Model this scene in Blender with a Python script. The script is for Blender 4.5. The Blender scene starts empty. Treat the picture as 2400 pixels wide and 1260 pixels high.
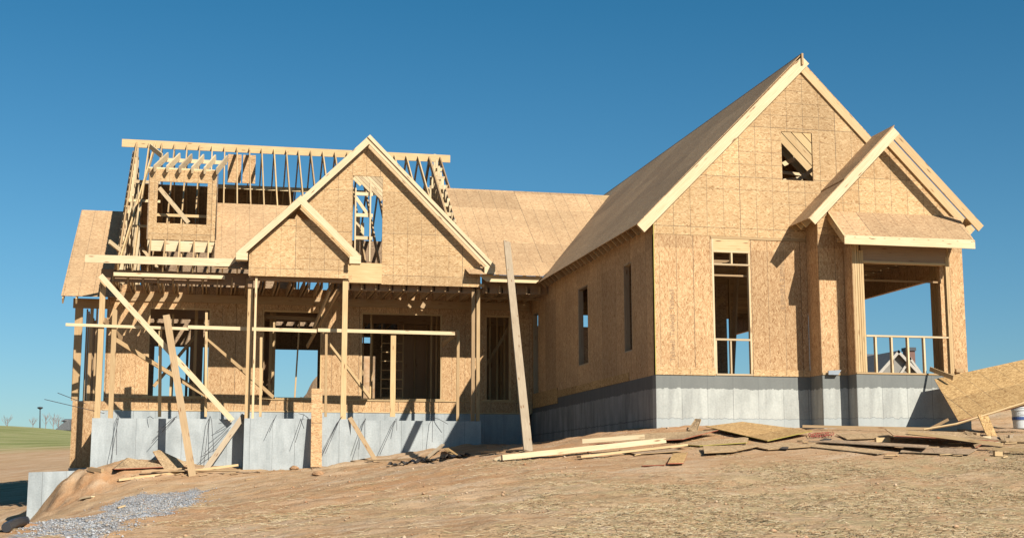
import bpy, bmesh, math, random
import numpy as np
from mathutils import Vector, Matrix
from mathutils.geometry import tessellate_polygon
rnd = random.Random(7)
sc = bpy.context.scene
col = sc.collection

# ------------------------------------------------------------------ camera
F = 3240.0                      # focal length in photo pixels (photo 2400 x 1260)
yaw, pit, rol = math.radians(12.37), math.radians(8.667), math.radians(.046)
cy, sy, cp, sp = math.cos(yaw), math.sin(yaw), math.cos(pit), math.sin(pit)
fw = np.array([sy*cp, cy*cp, sp]); rt = np.array([cy, -sy, 0.]); dn = np.cross(fw, rt)
cr, sr = math.cos(rol), math.sin(rol)
RM = np.stack([rt*cr+dn*sr, -rt*sr+dn*cr, fw])
CAM = -(RM.T @ (np.array([(1537-1200)/F, (877-630)/F, 1.])*31.0))
cd = bpy.data.cameras.new('camera'); cam = bpy.data.objects.new('camera', cd); col.objects.link(cam)
cd.sensor_width = 36; cd.lens = F/2400*36; cd.clip_end = 4000; cd.clip_start = .1
m = Matrix.Identity(4)
for i in range(3):
    m[i][0] = RM[0][i]; m[i][1] = -RM[1][i]; m[i][2] = -RM[2][i]; m[i][3] = CAM[i]
cam.matrix_world = m
sc.camera = cam

# ------------------------------------------------------------------ light
SUN = Vector((.46, -1.0, .79)).normalized()
elev = math.asin(SUN.z); azi = math.atan2(SUN.x, SUN.y)
w = bpy.data.worlds.new("World"); sc.world = w; w.use_nodes = True
nt = w.node_tree; nt.nodes.clear()
sky = nt.nodes.new('ShaderNodeTexSky'); sky.sky_type = 'NISHITA'; sky.sun_disc = False
sky.sun_elevation = elev; sky.sun_rotation = azi
sky.air_density = 1.0; sky.dust_density = .3; sky.ozone_density = 2.0; sky.altitude = 300
hs = nt.nodes.new('ShaderNodeMix'); hs.data_type = 'RGBA'; hs.blend_type = 'MULTIPLY'
hs.inputs[0].default_value = 1
tcw = nt.nodes.new('ShaderNodeTexCoord'); spw = nt.nodes.new('ShaderNodeSeparateXYZ'); rw = nt.nodes.new('ShaderNodeValToRGB')
nt.links.new(tcw.outputs['Generated'], spw.inputs[0]); nt.links.new(spw.outputs[2], rw.inputs[0]); nt.links.new(rw.outputs[0], hs.inputs[7])
el = rw.color_ramp.elements; el[0].position = .0; el[0].color = (.62, .80, .95, 1); el[1].position = .36; el[1].color = (.22, .80, .98, 1)
el.new(.16).color = (.46, .86, 1.0, 1)
bg = nt.nodes.new('ShaderNodeBackground'); bg.inputs[1].default_value = .056
wo = nt.nodes.new('ShaderNodeOutputWorld')
nt.links.new(sky.outputs[0], hs.inputs[6]); nt.links.new(hs.outputs[2], bg.inputs[0]); nt.links.new(bg.outputs[0], wo.inputs[0])
sl = bpy.data.lights.new('sun', 'SUN'); sl.energy = 5.0; sl.angle = math.radians(.5); sl.color = (1, .94, .84)
so = bpy.data.objects.new('sun', sl); col.objects.link(so)
so.rotation_euler = SUN.to_track_quat('Z', 'Y').to_euler()
sc.view_settings.view_transform = 'Standard'; sc.view_settings.look = 'None'
sc.view_settings.exposure = 0.66; sc.view_settings.gamma = 1

# ------------------------------------------------------------------ measuring: a photo pixel met with a real plane
def ray(px, py): return RM.T @ np.array([(px-1200)/F, (py-630)/F, 1.])
def H(px, py, ax, v):
    d = ray(px, py); return Vector(CAM + d*((v-CAM[ax])/d[ax]))
def HP(px, py, P, n):
    d = ray(px, py); P = np.array(P, float); n = np.array(n, float)
    return Vector(CAM + d*(n.dot(P-CAM)/n.dot(d)))

# ------------------------------------------------------------------ terrain
ctl = [(1200,1260,-17),(2200,1260,-17.5),(2700,1200,-14),(600,1260,-14),(100,1255,-10),(-300,1255,-8),(1200,1150,-9.5),(1800,1150,-9.8),
 (2350,1150,-9.8),(600,1180,-4),(1200,1090,-4.5),(1700,1090,-6),(2300,1090,-6.3),(1550,1040,-2.4),(1800,1032,-2.6),(2050,1026,-3.2),(2350,1018,-3.3),
 (1235,1058,5.0),(450,1122,7.6),(650,1104,8.3),(900,1084,8.0),(240,1090,9.6),(400,1082,9.7),(560,1098,9.5),(700,1101,9.0),(1065,1046,9.6),(1130,1043,9.6),(1200,1046,9.5),
 (850,1076,9.2),(68,1224,9.3),(20,1200,12.5),(0,1190,15),(60,1172,24),(-100,1172,24),(0,1105,40),(150,1090,38),(0,1060,56),(160,1045,58),(-200,1060,56),(2330,975,3),(2450,962,4),(2700,930,8),(2350,940,9),(100,1001,120),(-300,1010,120),(-700,1010,110),(0,1245,3),(-300,1200,12),
 (122,1150,9.0),(150,1120,9.1),(200,1112,9.1),(104,1208,8.9),(85,1218,8.4),(120,1205,6.8),(30,1240,5.5)]
pts = [tuple(H(a, b, 1, c)) for a, b, c in ctl]
pts += [(0,0,-1.2),(0,3,-1.2),(0,7.4,-1.2),(0,9.6,-1.32),(2,-.3,-1.16),(3.4,-.3,-1.18),(4.4,-1.4,-1.24),(6,-1.4,-1.27),(8,-1.2,-1.25),(10,-3,-1.35),(13,3,-1.1),
        (12,14,-1.0),(-9.8,-29.6,-3.95),(-5,-24,-3.4),(4,-24,-3.5),(-18,-24,-4.3),(12,-20,-3.0),(0,26,-1.2),(-8,26,-1.4),(-6,16,-2.2),(-11,16,-2.4),(3,6,-1.3),(3,14,-1.4),(10,30,-.5),
        (0,60,-.5),(40,60,0),(60,0,-1),(70,-60,-3),(0,-70,-6),(-60,-60,-5.5),(-60,0,-3.5),(0,130,-2),(80,130,-1),(-5,120,-1)]
P = np.array(pts)
def U(r2): return np.where(r2 > 1e-9, r2*np.log(np.maximum(r2, 1e-9))*.5, 0.)
n = len(P)
def d2(A, B): return (A[:, None, 0]-B[None, :, 0])**2+(A[:, None, 1]-B[None, :, 1])**2
K = U(d2(P, P)) + np.eye(n)*.12
Q = np.hstack([np.ones((n, 1)), P[:, :2]])
A = np.block([[K, Q], [Q.T, np.zeros((3, 3))]])
W = np.linalg.solve(A, np.concatenate([P[:, 2], np.zeros(3)]))
def tps(X, Y):
    X = np.asarray(X, float).ravel(); Y = np.asarray(Y, float).ravel()
    out = np.empty(len(X))
    for i in range(0, len(X), 20000):
        B = np.stack([X[i:i+20000], Y[i:i+20000]], 1)
        out[i:i+20000] = U(d2(B, P)) @ W[:n] + W[n] + B @ W[n+1:]
    return out
_t = np.random.RandomState(3).rand(256, 256)
def vn(x, y):
    xi = np.floor(x).astype(int); yi = np.floor(y).astype(int); fx = x-xi; fy = y-yi
    fx = fx*fx*(3-2*fx); fy = fy*fy*(3-2*fy)
    a = _t[xi & 255, yi & 255]; b = _t[(xi+1) & 255, yi & 255]; c = _t[xi & 255, (yi+1) & 255]; d = _t[(xi+1) & 255, (yi+1) & 255]
    return (a*(1-fx)+b*fx)*(1-fy)+(c*(1-fx)+d*fx)*fy-.5
def fbm(x, y, s, o=4):
    r = 0; a = 1
    for k in range(o): r = r+a*vn(x*s+17*k, y*s+31*k); s *= 2.03; a *= .52
    return r
def gz(X, Y):
    X = np.atleast_1d(np.asarray(X, float)); Y = np.atleast_1d(np.asarray(Y, float))
    z = tps(X, Y)
    R = np.hypot(X, Y+10)
    far = np.clip((R-140)/80, 0, 1); z = z*(1-far)+(-6.0)*far
    u = X*.93+Y*.36; v = -X*.36+Y*.93       # drag marks run across the slope
    near = np.clip((70-R)/40, 0, 1)*(1-.8*np.exp(-((X-3.5)/8)**4-((Y+3.6)/3.2)**4))
    z = z + near*(fbm(u*.35, v*1.1, 1.1, 5)*.085 + fbm(X, Y, 3.1, 6)*.065)
    # spoil heaps behind the house and the broken bank by the retaining wall
    bank = np.exp(-(((X+13.2)/1.6)**2+((Y-8.3)/1.3)**2)); z = z+bank*fbm(X, Y, 3.2, 5)*.30
    for (cx, cy_, h, rx, ry) in ((-3.2, 29, 4.6, 3.4, 3.2), (-12.3, 29, 3.0, 1.0, 2), (-13.3, 8.4, .04, 1.0, .7), (-12.4, 8.7, .12, .5, .4)):
        g = np.exp(-(((X-cx)/rx)**2+((Y-cy_)/ry)**2)); z = z+g*h*(1+.35*fbm(X, Y, .9, 4))
    return z
def ground(px, py, lo=8., hi=70.):
    d = ray(px, py); t = np.linspace(lo, hi, 1200)
    p = CAM[None, :]+d[None, :]*t[:, None]
    g = p[:, 2]-gz(p[:, 0], p[:, 1])
    i = np.argmax(g < 0)
    if g[i] >= 0: i = len(t)-1
    q = p[i]; return Vector((q[0], q[1], float(gz(q[0], q[1])[0])))

# ------------------------------------------------------------------ materials
def newmat(name):
    m = bpy.data.materials.new(name); m.use_nodes = True; t = m.node_tree
    b = t.nodes['Principled BSDF']; b.inputs['Roughness'].default_value = .85
    b.inputs['Specular IOR Level'].default_value = .25
    return m, t, b
def nd(t, k, **kw):
    x = t.nodes.new(k)
    for a, v in kw.items(): setattr(x, a, v)
    return x
def mth(t, op, a, b=None, c=None):
    x = nd(t, 'ShaderNodeMath', operation=op)
    for i, v in enumerate((a, b, c)):
        if v is None: continue
        if isinstance(v, (int, float)): x.inputs[i].default_value = v
        else: t.links.new(v, x.inputs[i])
    return x.outputs[0]
def mix(t, f, a, b, bl='MIX'):
    x = nd(t, 'ShaderNodeMix', data_type='RGBA', blend_type=bl)
    for i, v in ((0, f), (6, a), (7, b)):
        if isinstance(v, (int, float)): x.inputs[i].default_value = v
        elif isinstance(v, tuple): x.inputs[i].default_value = v+(1,)
        else: t.links.new(v, x.inputs[i])
    return x.outputs[2]
def ramp(t, f, st):
    x = nd(t, 'ShaderNodeValToRGB'); t.links.new(f, x.inputs[0]); e = x.color_ramp.elements
    while len(e) < len(st): e.new(.5)
    for k, (p, c) in enumerate(st):
        e[k].position = p; e[k].color = (c+(1,)) if isinstance(c, tuple) else (c, c, c, 1)
    return x.outputs[0]
def mapv(t, v, s=(1, 1, 1), r=0, l=(0, 0, 0)):
    x = nd(t, 'ShaderNodeMapping'); t.links.new(v, x.inputs[0]); x.inputs['Scale'].default_value = s
    x.inputs['Rotation'].default_value = (0, 0, r); x.inputs['Location'].default_value = l
    return x.outputs[0]
def noise(t, v, s, d=3, r=.55, dist=0):
    x = nd(t, 'ShaderNodeTexNoise'); t.links.new(v, x.inputs['Vector']); x.inputs['Scale'].default_value = s
    x.inputs['Detail'].default_value = d; x.inputs['Roughness'].default_value = r; x.inputs['Distortion'].default_value = dist
    return x.outputs[0]
def uvn(t): return nd(t, 'ShaderNodeTexCoord').outputs['UV']
def bump(t, b, h, s=.3, d=.01):
    x = nd(t, 'ShaderNodeBump'); x.inputs['Strength'].default_value = s; x.inputs['Distance'].default_value = d
    t.links.new(h, x.inputs['Height']); t.links.new(x.outputs[0], b.inputs['Normal'])
def line(t, c, period, width, off=0.):
    """1 on thin lines every period metres"""
    a = mth(t, 'ADD', c, off); p = mth(t, 'PINGPONG', a, period/2)
    return mth(t, 'LESS_THAN', p, width/2)

def osb(name, c_lo, c_hi, c_dk, vertical, grid, tint=(1, 1, 1), seam=.55):
    m, t, b = newmat(name); uv = uvn(t)
    base = mapv(t, uv, r=(math.pi/2 if vertical else 0))
    wob = nd(t, 'ShaderNodeTexNoise'); t.links.new(uv, wob.inputs['Vector']); wob.inputs['Scale'].default_value = 5
    wv = nd(t, 'ShaderNodeVectorMath', operation='MULTIPLY_ADD'); t.links.new(wob.outputs['Color'], wv.inputs[0])
    wv.inputs[1].default_value = (.05, .05, 0); t.links.new(base, wv.inputs[2])
    fl = []
    for k, (rot, sc_) in enumerate(((.12, (11, 52, 1)), (-.35, (13, 60, 1)), (.6, (15, 55, 1)))):
        v = nd(t, 'ShaderNodeTexVoronoi'); v.voronoi_dimensions = '2D'; v.inputs['Scale'].default_value = 1
        mp = mapv(t, wv.outputs[0], s=(1, 1, 1), r=rot, l=(k*3.3, k*1.7, 0)); mp = mapv(t, mp, s=sc_)
        t.links.new(mp, v.inputs['Vector']); sepr = nd(t, 'ShaderNodeSeparateColor'); t.links.new(v.outputs['Color'], sepr.inputs[0])
        fl.append(sepr.outputs[k % 3])
    pick = noise(t, base, 9, 2)
    f1 = mix(t, ramp(t, pick, [(.44, 0.), (.5, 1.)]), fl[0], fl[1])
    f2 = mix(t, ramp(t, noise(t, base, 14, 2), [(.5, 0.), (.58, 1.)]), f1, fl[2])
    c = ramp(t, f2, [(0., c_dk), (.16, c_lo), (.55, tuple((a+q)/2 for a, q in zip(c_lo, c_hi))), (.86, c_hi), (1., tuple(min(1, q*1.18) for q in c_hi))])
    big = ramp(t, noise(t, uv, .55, 3), [(.3, .86), (.7, 1.1)])
    c = mix(t, 1., c, big, 'MULTIPLY')
    sep = nd(t, 'ShaderNodeSeparateXYZ'); t.links.new(uv, sep.inputs[0]); u, v_ = sep.outputs[0], sep.outputs[1]
    # every panel a touch different
    pu, pv = (1.22, 2.9) if vertical else (2.44, 1.22)
    cell = nd(t, 'ShaderNodeTexWhiteNoise', noise_dimensions='2D'); cmb = nd(t, 'ShaderNodeCombineXYZ')
    t.links.new(mth(t, 'FLOOR', mth(t, 'DIVIDE', u, pu)), cmb.inputs[0]); t.links.new(mth(t, 'FLOOR', mth(t, 'DIVIDE', v_, pv)), cmb.inputs[1])
    t.links.new(cmb.outputs[0], cell.inputs['Vector'])
    c = mix(t, 1., c, ramp(t, cell.outputs[0], [(0., (.82, .80, .78)), (.5, (1., .985, .96)), (1., (1.09, 1.07, 1.04))]), 'MULTIPLY')
    lines = line(t, u, pu, .014)
    if not vertical: lines = mth(t, 'MAXIMUM', lines, line(t, v_, pv, .012))
    faint = mth(t, 'MULTIPLY', line(t, u, .4067, .014), ramp(t, noise(t, mapv(t, uv, l=(4, 2, 0)), .7, 2), [(.35, .35), (.55, 1.)]))
    if grid: faint = mth(t, 'MAXIMUM', faint, mth(t, 'MULTIPLY', line(t, v_, .305, .012), ramp(t, noise(t, uv, .45, 1), [(.40, .1), (.52, .9)])))
    dark = mth(t, 'ADD', mth(t, 'MULTIPLY', lines, seam), mth(t, 'MULTIPLY', faint, .55))
    dark = mth(t, 'MINIMUM', dark, .8)
    c = mix(t, dark, c, (.10, .075, .05))
    c = mix(t, 1., c, tint, 'MULTIPLY')
    t.links.new(c, b.inputs['Base Color']); bump(t, b, f2, .25, .003)
    return m
LO, HI, DK = (.40, .225, .085), (.64, .42, .20), (.22, .115, .04)
M = {}
M['osb_wall'] = osb('osb_wall', (.50, .29, .135), (.68, .455, .24), (.34, .18, .075), True, False)
M['osb_gable'] = osb('osb_gable', (.54, .335, .155), (.71, .49, .26), (.38, .21, .09), False, True)
M['osb_roof'] = osb('osb_roof', (.46, .285, .145), (.60, .405, .22), (.33, .185, .09), False, False, seam=.4)
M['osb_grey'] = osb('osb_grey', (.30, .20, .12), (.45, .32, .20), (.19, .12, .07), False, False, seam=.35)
M['osb_scrap'] = osb('osb_scrap', (.36, .235, .12), (.55, .39, .22), (.24, .14, .07), False, False, seam=.2)
M['osb_gold'] = osb('osb_gold', (.40, .235, .09), (.60, .39, .17), (.26, .14, .05), False, False, seam=.45)

def wood(name, c1, c2, knot=(.22, .10, .04), rough=.75):
    m, t, b = newmat(name); uv = uvn(t)
    at = nd(t, 'ShaderNodeAttribute', attribute_name='tone'); tone = at.outputs['Fac']
    vv = nd(t, 'ShaderNodeVectorMath', operation='ADD'); t.links.new(uv, vv.inputs[0])
    cm = nd(t, 'ShaderNodeCombineXYZ'); t.links.new(mth(t, 'MULTIPLY', tone, 37.), cm.inputs[0]); t.links.new(mth(t, 'MULTIPLY', tone, 11.), cm.inputs[1])
    t.links.new(cm.outputs[0], vv.inputs[1]); p = vv.outputs[0]
    g = noise(t, mapv(t, p, s=(1.2, 38, 1)), 1.6, 4, .6, .4)
    c = ramp(t, g, [(.25, c2), (.6, c1), (.85, tuple(min(1, x*1.12) for x in c1))])
    c = mix(t, ramp(t, noise(t, p, .9, 2), [(.35, 0.), (.75, .45)]), c, c2)
    k = nd(t, 'ShaderNodeTexVoronoi'); t.links.new(mapv(t, p, s=(1.7, 9, 1)), k.inputs['Vector']); k.inputs['Scale'].default_value = 1
    c = mix(t, ramp(t, k.outputs['Distance'], [(.07, .9), (.17, 0.)]), c, knot)
    c = mix(t, 1., c, ramp(t, tone, [(0., (.70, .65, .60)), (.35, (.92, .88, .80)), (.7, (1., .98, .93)), (1., (1.06, 1.0, .86))]), 'MULTIPLY')
    t.links.new(c, b.inputs['Base Color']); b.inputs['Roughness'].default_value = rough; bump(t, b, g, .2, .003)
    return m
M['lumber'] = wood('lumber', (.74, .55, .31), (.56, .36, .17))
M['lumber_pale'] = wood('lumber_pale', (.82, .68, .455), (.64, .46, .25))
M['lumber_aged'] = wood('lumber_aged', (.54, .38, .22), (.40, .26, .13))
M['lumber_grey'] = wood('lumber_grey', (.50, .40, .28), (.36, .27, .18))
M['beam_brown'] = wood('beam_brown', (.44, .30, .19), (.33, .21, .125))

def concrete(name, base, dark, bands=()):
    m, t, b = newmat(name); uv = uvn(t)
    n1 = noise(t, uv, 1.1, 5, .6); n2 = noise(t, mapv(t, uv, s=(3.2, .5, 1)), 1.3, 4, .6); n3 = noise(t, uv, 22, 3, .6)
    c = ramp(t, n1, [(.28, tuple(x*.74 for x in base)), (.5, base), (.72, tuple(x*1.12 for x in base))])
    c = mix(t, ramp(t, n2, [(.40, .0), (.66, .75)]), c, dark)
    c = mix(t, ramp(t, noise(t, mapv(t, uv, s=(.6, .25, 1), l=(3, 1, 0)), 2.2, 4), [(.55, 0.), (.7, .55)]), c, tuple(x*1.18 for x in base))
    c = mix(t, 1., c, ramp(t, n3, [(.3, .9), (.7, 1.07)]), 'MULTIPLY')
    sep = nd(t, 'ShaderNodeSeparateXYZ'); t.links.new(uv, sep.inputs[0])
    ln = mth(t, 'MULTIPLY', line(t, sep.outputs[0], .61, .012), ramp(t, noise(t, uv, .8, 2), [(.4, .35), (.6, .8)]))
    c = mix(t, ln, c, (.16, .16, .15))
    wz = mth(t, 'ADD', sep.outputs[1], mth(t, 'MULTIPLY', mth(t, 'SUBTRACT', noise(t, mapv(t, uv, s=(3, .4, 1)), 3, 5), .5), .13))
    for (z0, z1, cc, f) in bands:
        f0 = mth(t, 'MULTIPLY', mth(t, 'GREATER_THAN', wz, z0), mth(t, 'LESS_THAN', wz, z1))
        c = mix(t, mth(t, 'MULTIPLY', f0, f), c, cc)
    pits = nd(t, 'ShaderNodeTexVoronoi'); t.links.new(uv, pits.inputs['Vector']); pits.inputs['Scale'].default_value = 6
    c = mix(t, ramp(t, pits.outputs['Distance'], [(.03, .6), (.06, 0.)]), c, (.18, .17, .16))
    t.links.new(c, b.inputs['Base Color']); bump(t, b, n3, .25, .006)
    return m
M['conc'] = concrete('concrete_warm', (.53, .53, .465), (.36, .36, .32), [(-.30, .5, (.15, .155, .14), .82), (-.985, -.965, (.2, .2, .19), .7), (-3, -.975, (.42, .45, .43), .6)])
M['conc_damp_shade'] = concrete('concrete_damp_shade', (.31, .30, .27), (.15, .145, .135), [(-.30, .5, (.10, .10, .095), .8), (-.985, -.965, (.05, .05, .05), .7)])  # side foundation: damp streaks, plus some of its shade put into the darker colour
M['conc_blue'] = concrete('concrete_grey', (.47, .495, .475), (.33, .355, .345))

def plain(name, c, rough=.6, metal=0, spec=.4, var=.12):
    m, t, b = newmat(name); tc = nd(t, 'ShaderNodeTexCoord').outputs['Object']
    nn = noise(t, tc, 9, 4)
    t.links.new(mix(t, 1., c, ramp(t, nn, [(.3, 1-var), (.7, 1+var*.6)]), 'MULTIPLY'), b.inputs['Base Color'])
    b.inputs['Roughness'].default_value = rough; b.inputs['Metallic'].default_value = metal; b.inputs['Specular IOR Level'].default_value = spec
    return m
M['rebar'] = plain('rebar_steel', (.07, .065, .07), .7, .3)
M['red'] = plain('red_cord', (.42, .09, .06), .6)
M['yellow'] = plain('yellow_edge', (.46, .38, .08), .7)
M['pinkedge'] = plain('red_edge_paint', (.42, .12, .06), .8)
M['pail'] = plain('pail_plastic', (.62, .64, .62), .45)
M['blue'] = plain('blue_band', (.05, .10, .28), .5)
M['black'] = plain('black_plastic', (.03, .03, .032), .45)
M['steel'] = plain('galvanised', (.42, .44, .45), .4, .7)
M['ink'] = plain('ink', (.37, .24, .135), .9)
M['bark'] = plain('bark', (.34, .27, .24), .9)
M['lamp_metal'] = plain('lamp_metal', (.06, .065, .07), .6)
M['siding'] = plain('siding', (.27, .25, .21), .8)
M['trim'] = plain('trim_paint', (.50, .45, .37), .7)
M['shingle'] = plain('shingles', (.15, .15, .15), .9, var=.35)
M['brick'] = plain('chimney_brick', (.22, .12, .09), .9)
M['glass'] = plain('dark_pane', (.03, .04, .05), .15, 0, .6)
M['stone'] = plain('stone', (.35, .36, .37), .9, var=.3)
M['clay'] = plain('clay_lump', (.42, .24, .12), .95, var=.3)

def ground_mat():
    m, t, b = newmat('bare_ground'); tc = nd(t, 'ShaderNodeTexCoord').outputs['Object']
    def at(n): return nd(t, 'ShaderNodeAttribute', attribute_name=n).outputs['Fac']
    st = mapv(t, tc, r=-.37); st = mapv(t, st, s=(.55, 2.6, 1))
    n1 = noise(t, st, .75, 6, .62, .4); n2 = noise(t, tc, 2.4, 6, .65); n3 = noise(t, tc, 14, 5, .7); n4 = noise(t, st, 3.2, 5, .65)
    c = ramp(t, n1, [(.30, (.40, .22, .105)), (.46, (.48, .29, .15)), (.56, (.54, .355, .205)), (.70, (.60, .44, .285))])
    c = mix(t, ramp(t, n4, [(.45, 0.), (.7, .6)]), c, (.58, .42, .26))
    c = mix(t, mth(t, 'MULTIPLY', at('clay'), ramp(t, n2, [(.38, .15), (.62, .9)])), c, (.53, .265, .115))
    stc = ramp(t, noise(t, mapv(t, mapv(t, tc, r=-.2), s=(7, 22, 1)), 2.2, 4, .8), [(.30, (.22, .155, .075)), (.47, (.40, .29, .15)), (.60, (.50, .39, .21)), (.72, (.60, .49, .29))])
    c = mix(t, mth(t, 'MULTIPLY', at('straw'), ramp(t, n2, [(.40, .1), (.56, .9)])), c, stc)
    gr = ramp(t, noise(t, mapv(t, tc, s=(.22, 1.1, 1)), .8, 6, .7), [(.3, (.16, .19, .055)), (.48, (.28, .28, .10)), (.58, (.40, .37, .17)), (.7, (.52, .45, .26))])
    c = mix(t, at('grass'), c, gr)
    gv = nd(t, 'ShaderNodeTexVoronoi'); t.links.new(tc, gv.inputs['Vector']); gv.inputs['Scale'].default_value = 20
    s3 = nd(t, 'ShaderNodeSeparateColor'); t.links.new(gv.outputs['Color'], s3.inputs[0])
    gc = ramp(t, s3.outputs[0], [(0., (.22, .215, .21)), (.5, (.33, .33, .33)), (1., (.47, .47, .47))])
    c = mix(t, mth(t, 'MULTIPLY', at('gravel'), ramp(t, n2, [(.3, .5), (.5, 1.)])), c, gc)
    spk = ramp(t, noise(t, tc, 45, 3, .7), [(.32, .72), (.55, 1.), (.75, 1.22)])
    c = mix(t, .8, c, spk, 'MULTIPLY')
    t.links.new(c, b.inputs['Base Color']); b.inputs['Roughness'].default_value = 1; b.inputs['Specular IOR Level'].default_value = .1
    bump(t, b, mth(t, 'ADD', n3, mth(t, 'MULTIPLY', n4, 1.2)), .6, .045)
    return m
M['ground'] = ground_mat()

# ------------------------------------------------------------------ mesh helpers
class MB:
    def __init__(s): s.starts = []; s.v = []; s.f = []; s.uv = []; s.tone = []; s.mi = []; s.cur = 0; s.mats = None
    def face(s, pts, uvs, tone=.5):
        b = len(s.v); s.v += [tuple(p) for p in pts]; s.f.append(tuple(range(b, b+len(pts)))); s.uv.append(uvs); s.tone.append(tone); s.mi.append(s.cur)
    def beam(s, p, q, w, h, up=(0, 0, 1), tone=None):
        s.starts.append(len(s.f))
        p, q = Vector(p), Vector(q); d = (q-p); L = d.length; d.normalize(); up = Vector(up)
        x = d.cross(up)
        if x.length < 1e-4: x = d.cross(Vector((0, 1, 0)))
        x.normalize(); y = x.cross(d).normalized()
        tone = rnd.random() if tone is None else tone
        c = [[p + x*(w/2*a)+y*(h/2*b_) for a, b_ in ((-1, -1), (1, -1), (1, 1), (-1, 1))], [q + x*(w/2*a)+y*(h/2*b_) for a, b_ in ((-1, -1), (1, -1), (1, 1), (-1, 1))]]
        o = 0.
        for k in range(4):
            k2 = (k+1) % 4; ww = w if k % 2 == 0 else h
            s.face([c[0][k], c[0][k2], c[1][k2], c[1][k]][::-1], [(0, o), (0, o+ww), (L, o+ww), (L, o)][::-1], tone); o += ww+.013
        s.face(c[0], [(0, 0), (.01, 0), (.01, .04), (0, .04)], tone); s.face(c[1][::-1], [(0, 0), (.01, 0), (.01, .04), (0, .04)], tone)
        return s
    def box(s, x0, x1, y0, y1, z0, z1, tone=None):
        dx, dy, dz = x1-x0, y1-y0, z1-z0; cx, cy_, cz = (x0+x1)/2, (y0+y1)/2, (z0+z1)/2
        if dx >= dy and dx >= dz: return s.beam((x0, cy_, cz), (x1, cy_, cz), dy, dz, (0, 0, 1), tone)
        if dz >= dy: return s.beam((cx, cy_, z0), (cx, cy_, z1), dx, dy, (0, 1, 0), tone)
        return s.beam((cx, y0, cz), (cx, y1, cz), dx, dz, (0, 0, 1), tone)
    def prism(s, O, Ud, Vd, outer, holes=(), t=.1, uvo=(0, 0), tone=.5):
        """polygon in plane (O,U,V); thickness t goes along -N where N = U x V faces the viewer"""
        s.starts.append(len(s.f)); O, Ud, Vd = Vector(O), Vector(Ud).normalized(), Vector(Vd).normalized(); N = Ud.cross(Vd).normalized()
        loops = [list(outer)]+[list(h) for h in holes]
        flat = [p for l in loops for p in l]
        tris = tessellate_polygon([[Vector((a, b, 0)) for a, b in l] for l in loops])
        P3 = lambda p, k: O+Ud*p[0]+Vd*p[1]-N*(t*k)
        uv = lambda p: (p[0]+uvo[0], p[1]+uvo[1])
        for tr in tris:
            a, b, c = (flat[i] for i in tr)
            ar = (b[0]-a[0])*(c[1]-a[1])-(b[1]-a[1])*(c[0]-a[0])
            if abs(ar) < 1e-9: continue
            if ar < 0: b, c = c, b
            s.face([P3(a, 0), P3(b, 0), P3(c, 0)], [uv(a), uv(b), uv(c)], tone)
            s.face([P3(c, 1), P3(b, 1), P3(a, 1)], [uv(c), uv(b), uv(a)], tone)
        for li, l in enumerate(loops):
            A2 = sum(l[i][0]*l[(i+1) % len(l)][1]-l[(i+1) % len(l)][0]*l[i][1] for i in range(len(l)))
            if (A2 < 0) == (li == 0): l = l[::-1]
            for i in range(len(l)):
                a, b = l[i], l[(i+1) % len(l)]; L = math.hypot(b[0]-a[0], b[1]-a[1])
                s.face([P3(a, 0), P3(a, 1), P3(b, 1), P3(b, 0)], [(a[0]+uvo[0], a[1]+uvo[1]), (a[0]+uvo[0]+t, a[1]+uvo[1]), (b[0]+uvo[0]+t, b[1]+uvo[1]), (b[0]+uvo[0], b[1]+uvo[1])], tone)
        return s
    def tube(s, pts, r, n=6):
        s.starts.append(len(s.f)); pts = [Vector(p) for p in pts]; rings = []
        rr = r if isinstance(r, (list, tuple)) else [r]*len(pts)
        for i, p in enumerate(pts):
            d = (pts[min(i+1, len(pts)-1)]-pts[max(i-1, 0)]).normalized()
            x = d.cross(Vector((0, 0, 1)));
            if x.length < .05: x = d.cross(Vector((1, 0, 0)))
            x.normalize(); y = x.cross(d)
            rings.append([p+x*(rr[i]*math.cos(a))+y*(rr[i]*math.sin(a)) for a in (2*math.pi*k/n for k in range(n))])
        for i in range(len(rings)-1):
            for k in range(n):
                k2 = (k+1) % n
                s.face([rings[i][k], rings[i+1][k], rings[i+1][k2], rings[i][k2]], [(0, 0)]*4)
        s.face(rings[0], [(0, 0)]*n); s.face(rings[-1][::-1], [(0, 0)]*n)
        return s
    def build(s, name, mat, parent=None, smooth=False):
        me = bpy.data.meshes.new(name); me.from_pydata(s.v, [], s.f)
        ul = me.uv_layers.new(name='UVMap'); i = 0
        fl = [c for u in s.uv for p in u for c in p]; ul.data.foreach_set('uv', fl)
        a = me.attributes.new('tone', 'FLOAT', 'FACE'); a.data.foreach_set('value', s.tone)
        for mm in (mat if isinstance(mat, (list, tuple)) else [mat]): me.materials.append(M[mm])
        me.polygons.foreach_set('material_index', s.mi)
        bm = bmesh.new(); bm.from_mesh(me); bmesh.ops.remove_doubles(bm, verts=bm.verts, dist=1e-5); bmesh.ops.recalc_face_normals(bm, faces=bm.faces); bm.to_mesh(me); bm.free()
        if smooth: me.polygons.foreach_set('use_smooth', [True]*len(me.polygons))
        me.update()
        o = bpy.data.objects.new(name, me); col.objects.link(o)
        if parent is not None:
            o.parent = parent; o.matrix_parent_inverse = Matrix.Translation(-Vector(parent.location)) if parent.parent is None and parent.type == 'EMPTY' else Matrix.Identity(4)
        return o
def tag(o, label=None, cat=None, group=None, kind=None):
    if label: o['label'] = label
    if cat: o['category'] = cat
    if group: o['group'] = group
    if kind: o['kind'] = kind
    return o
def empty(name, loc, label, cat, group=None):
    o = bpy.data.objects.new(name, None); col.objects.link(o); o.location = loc; o.empty_display_size = .3
    return tag(o, label, cat, group)
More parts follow.
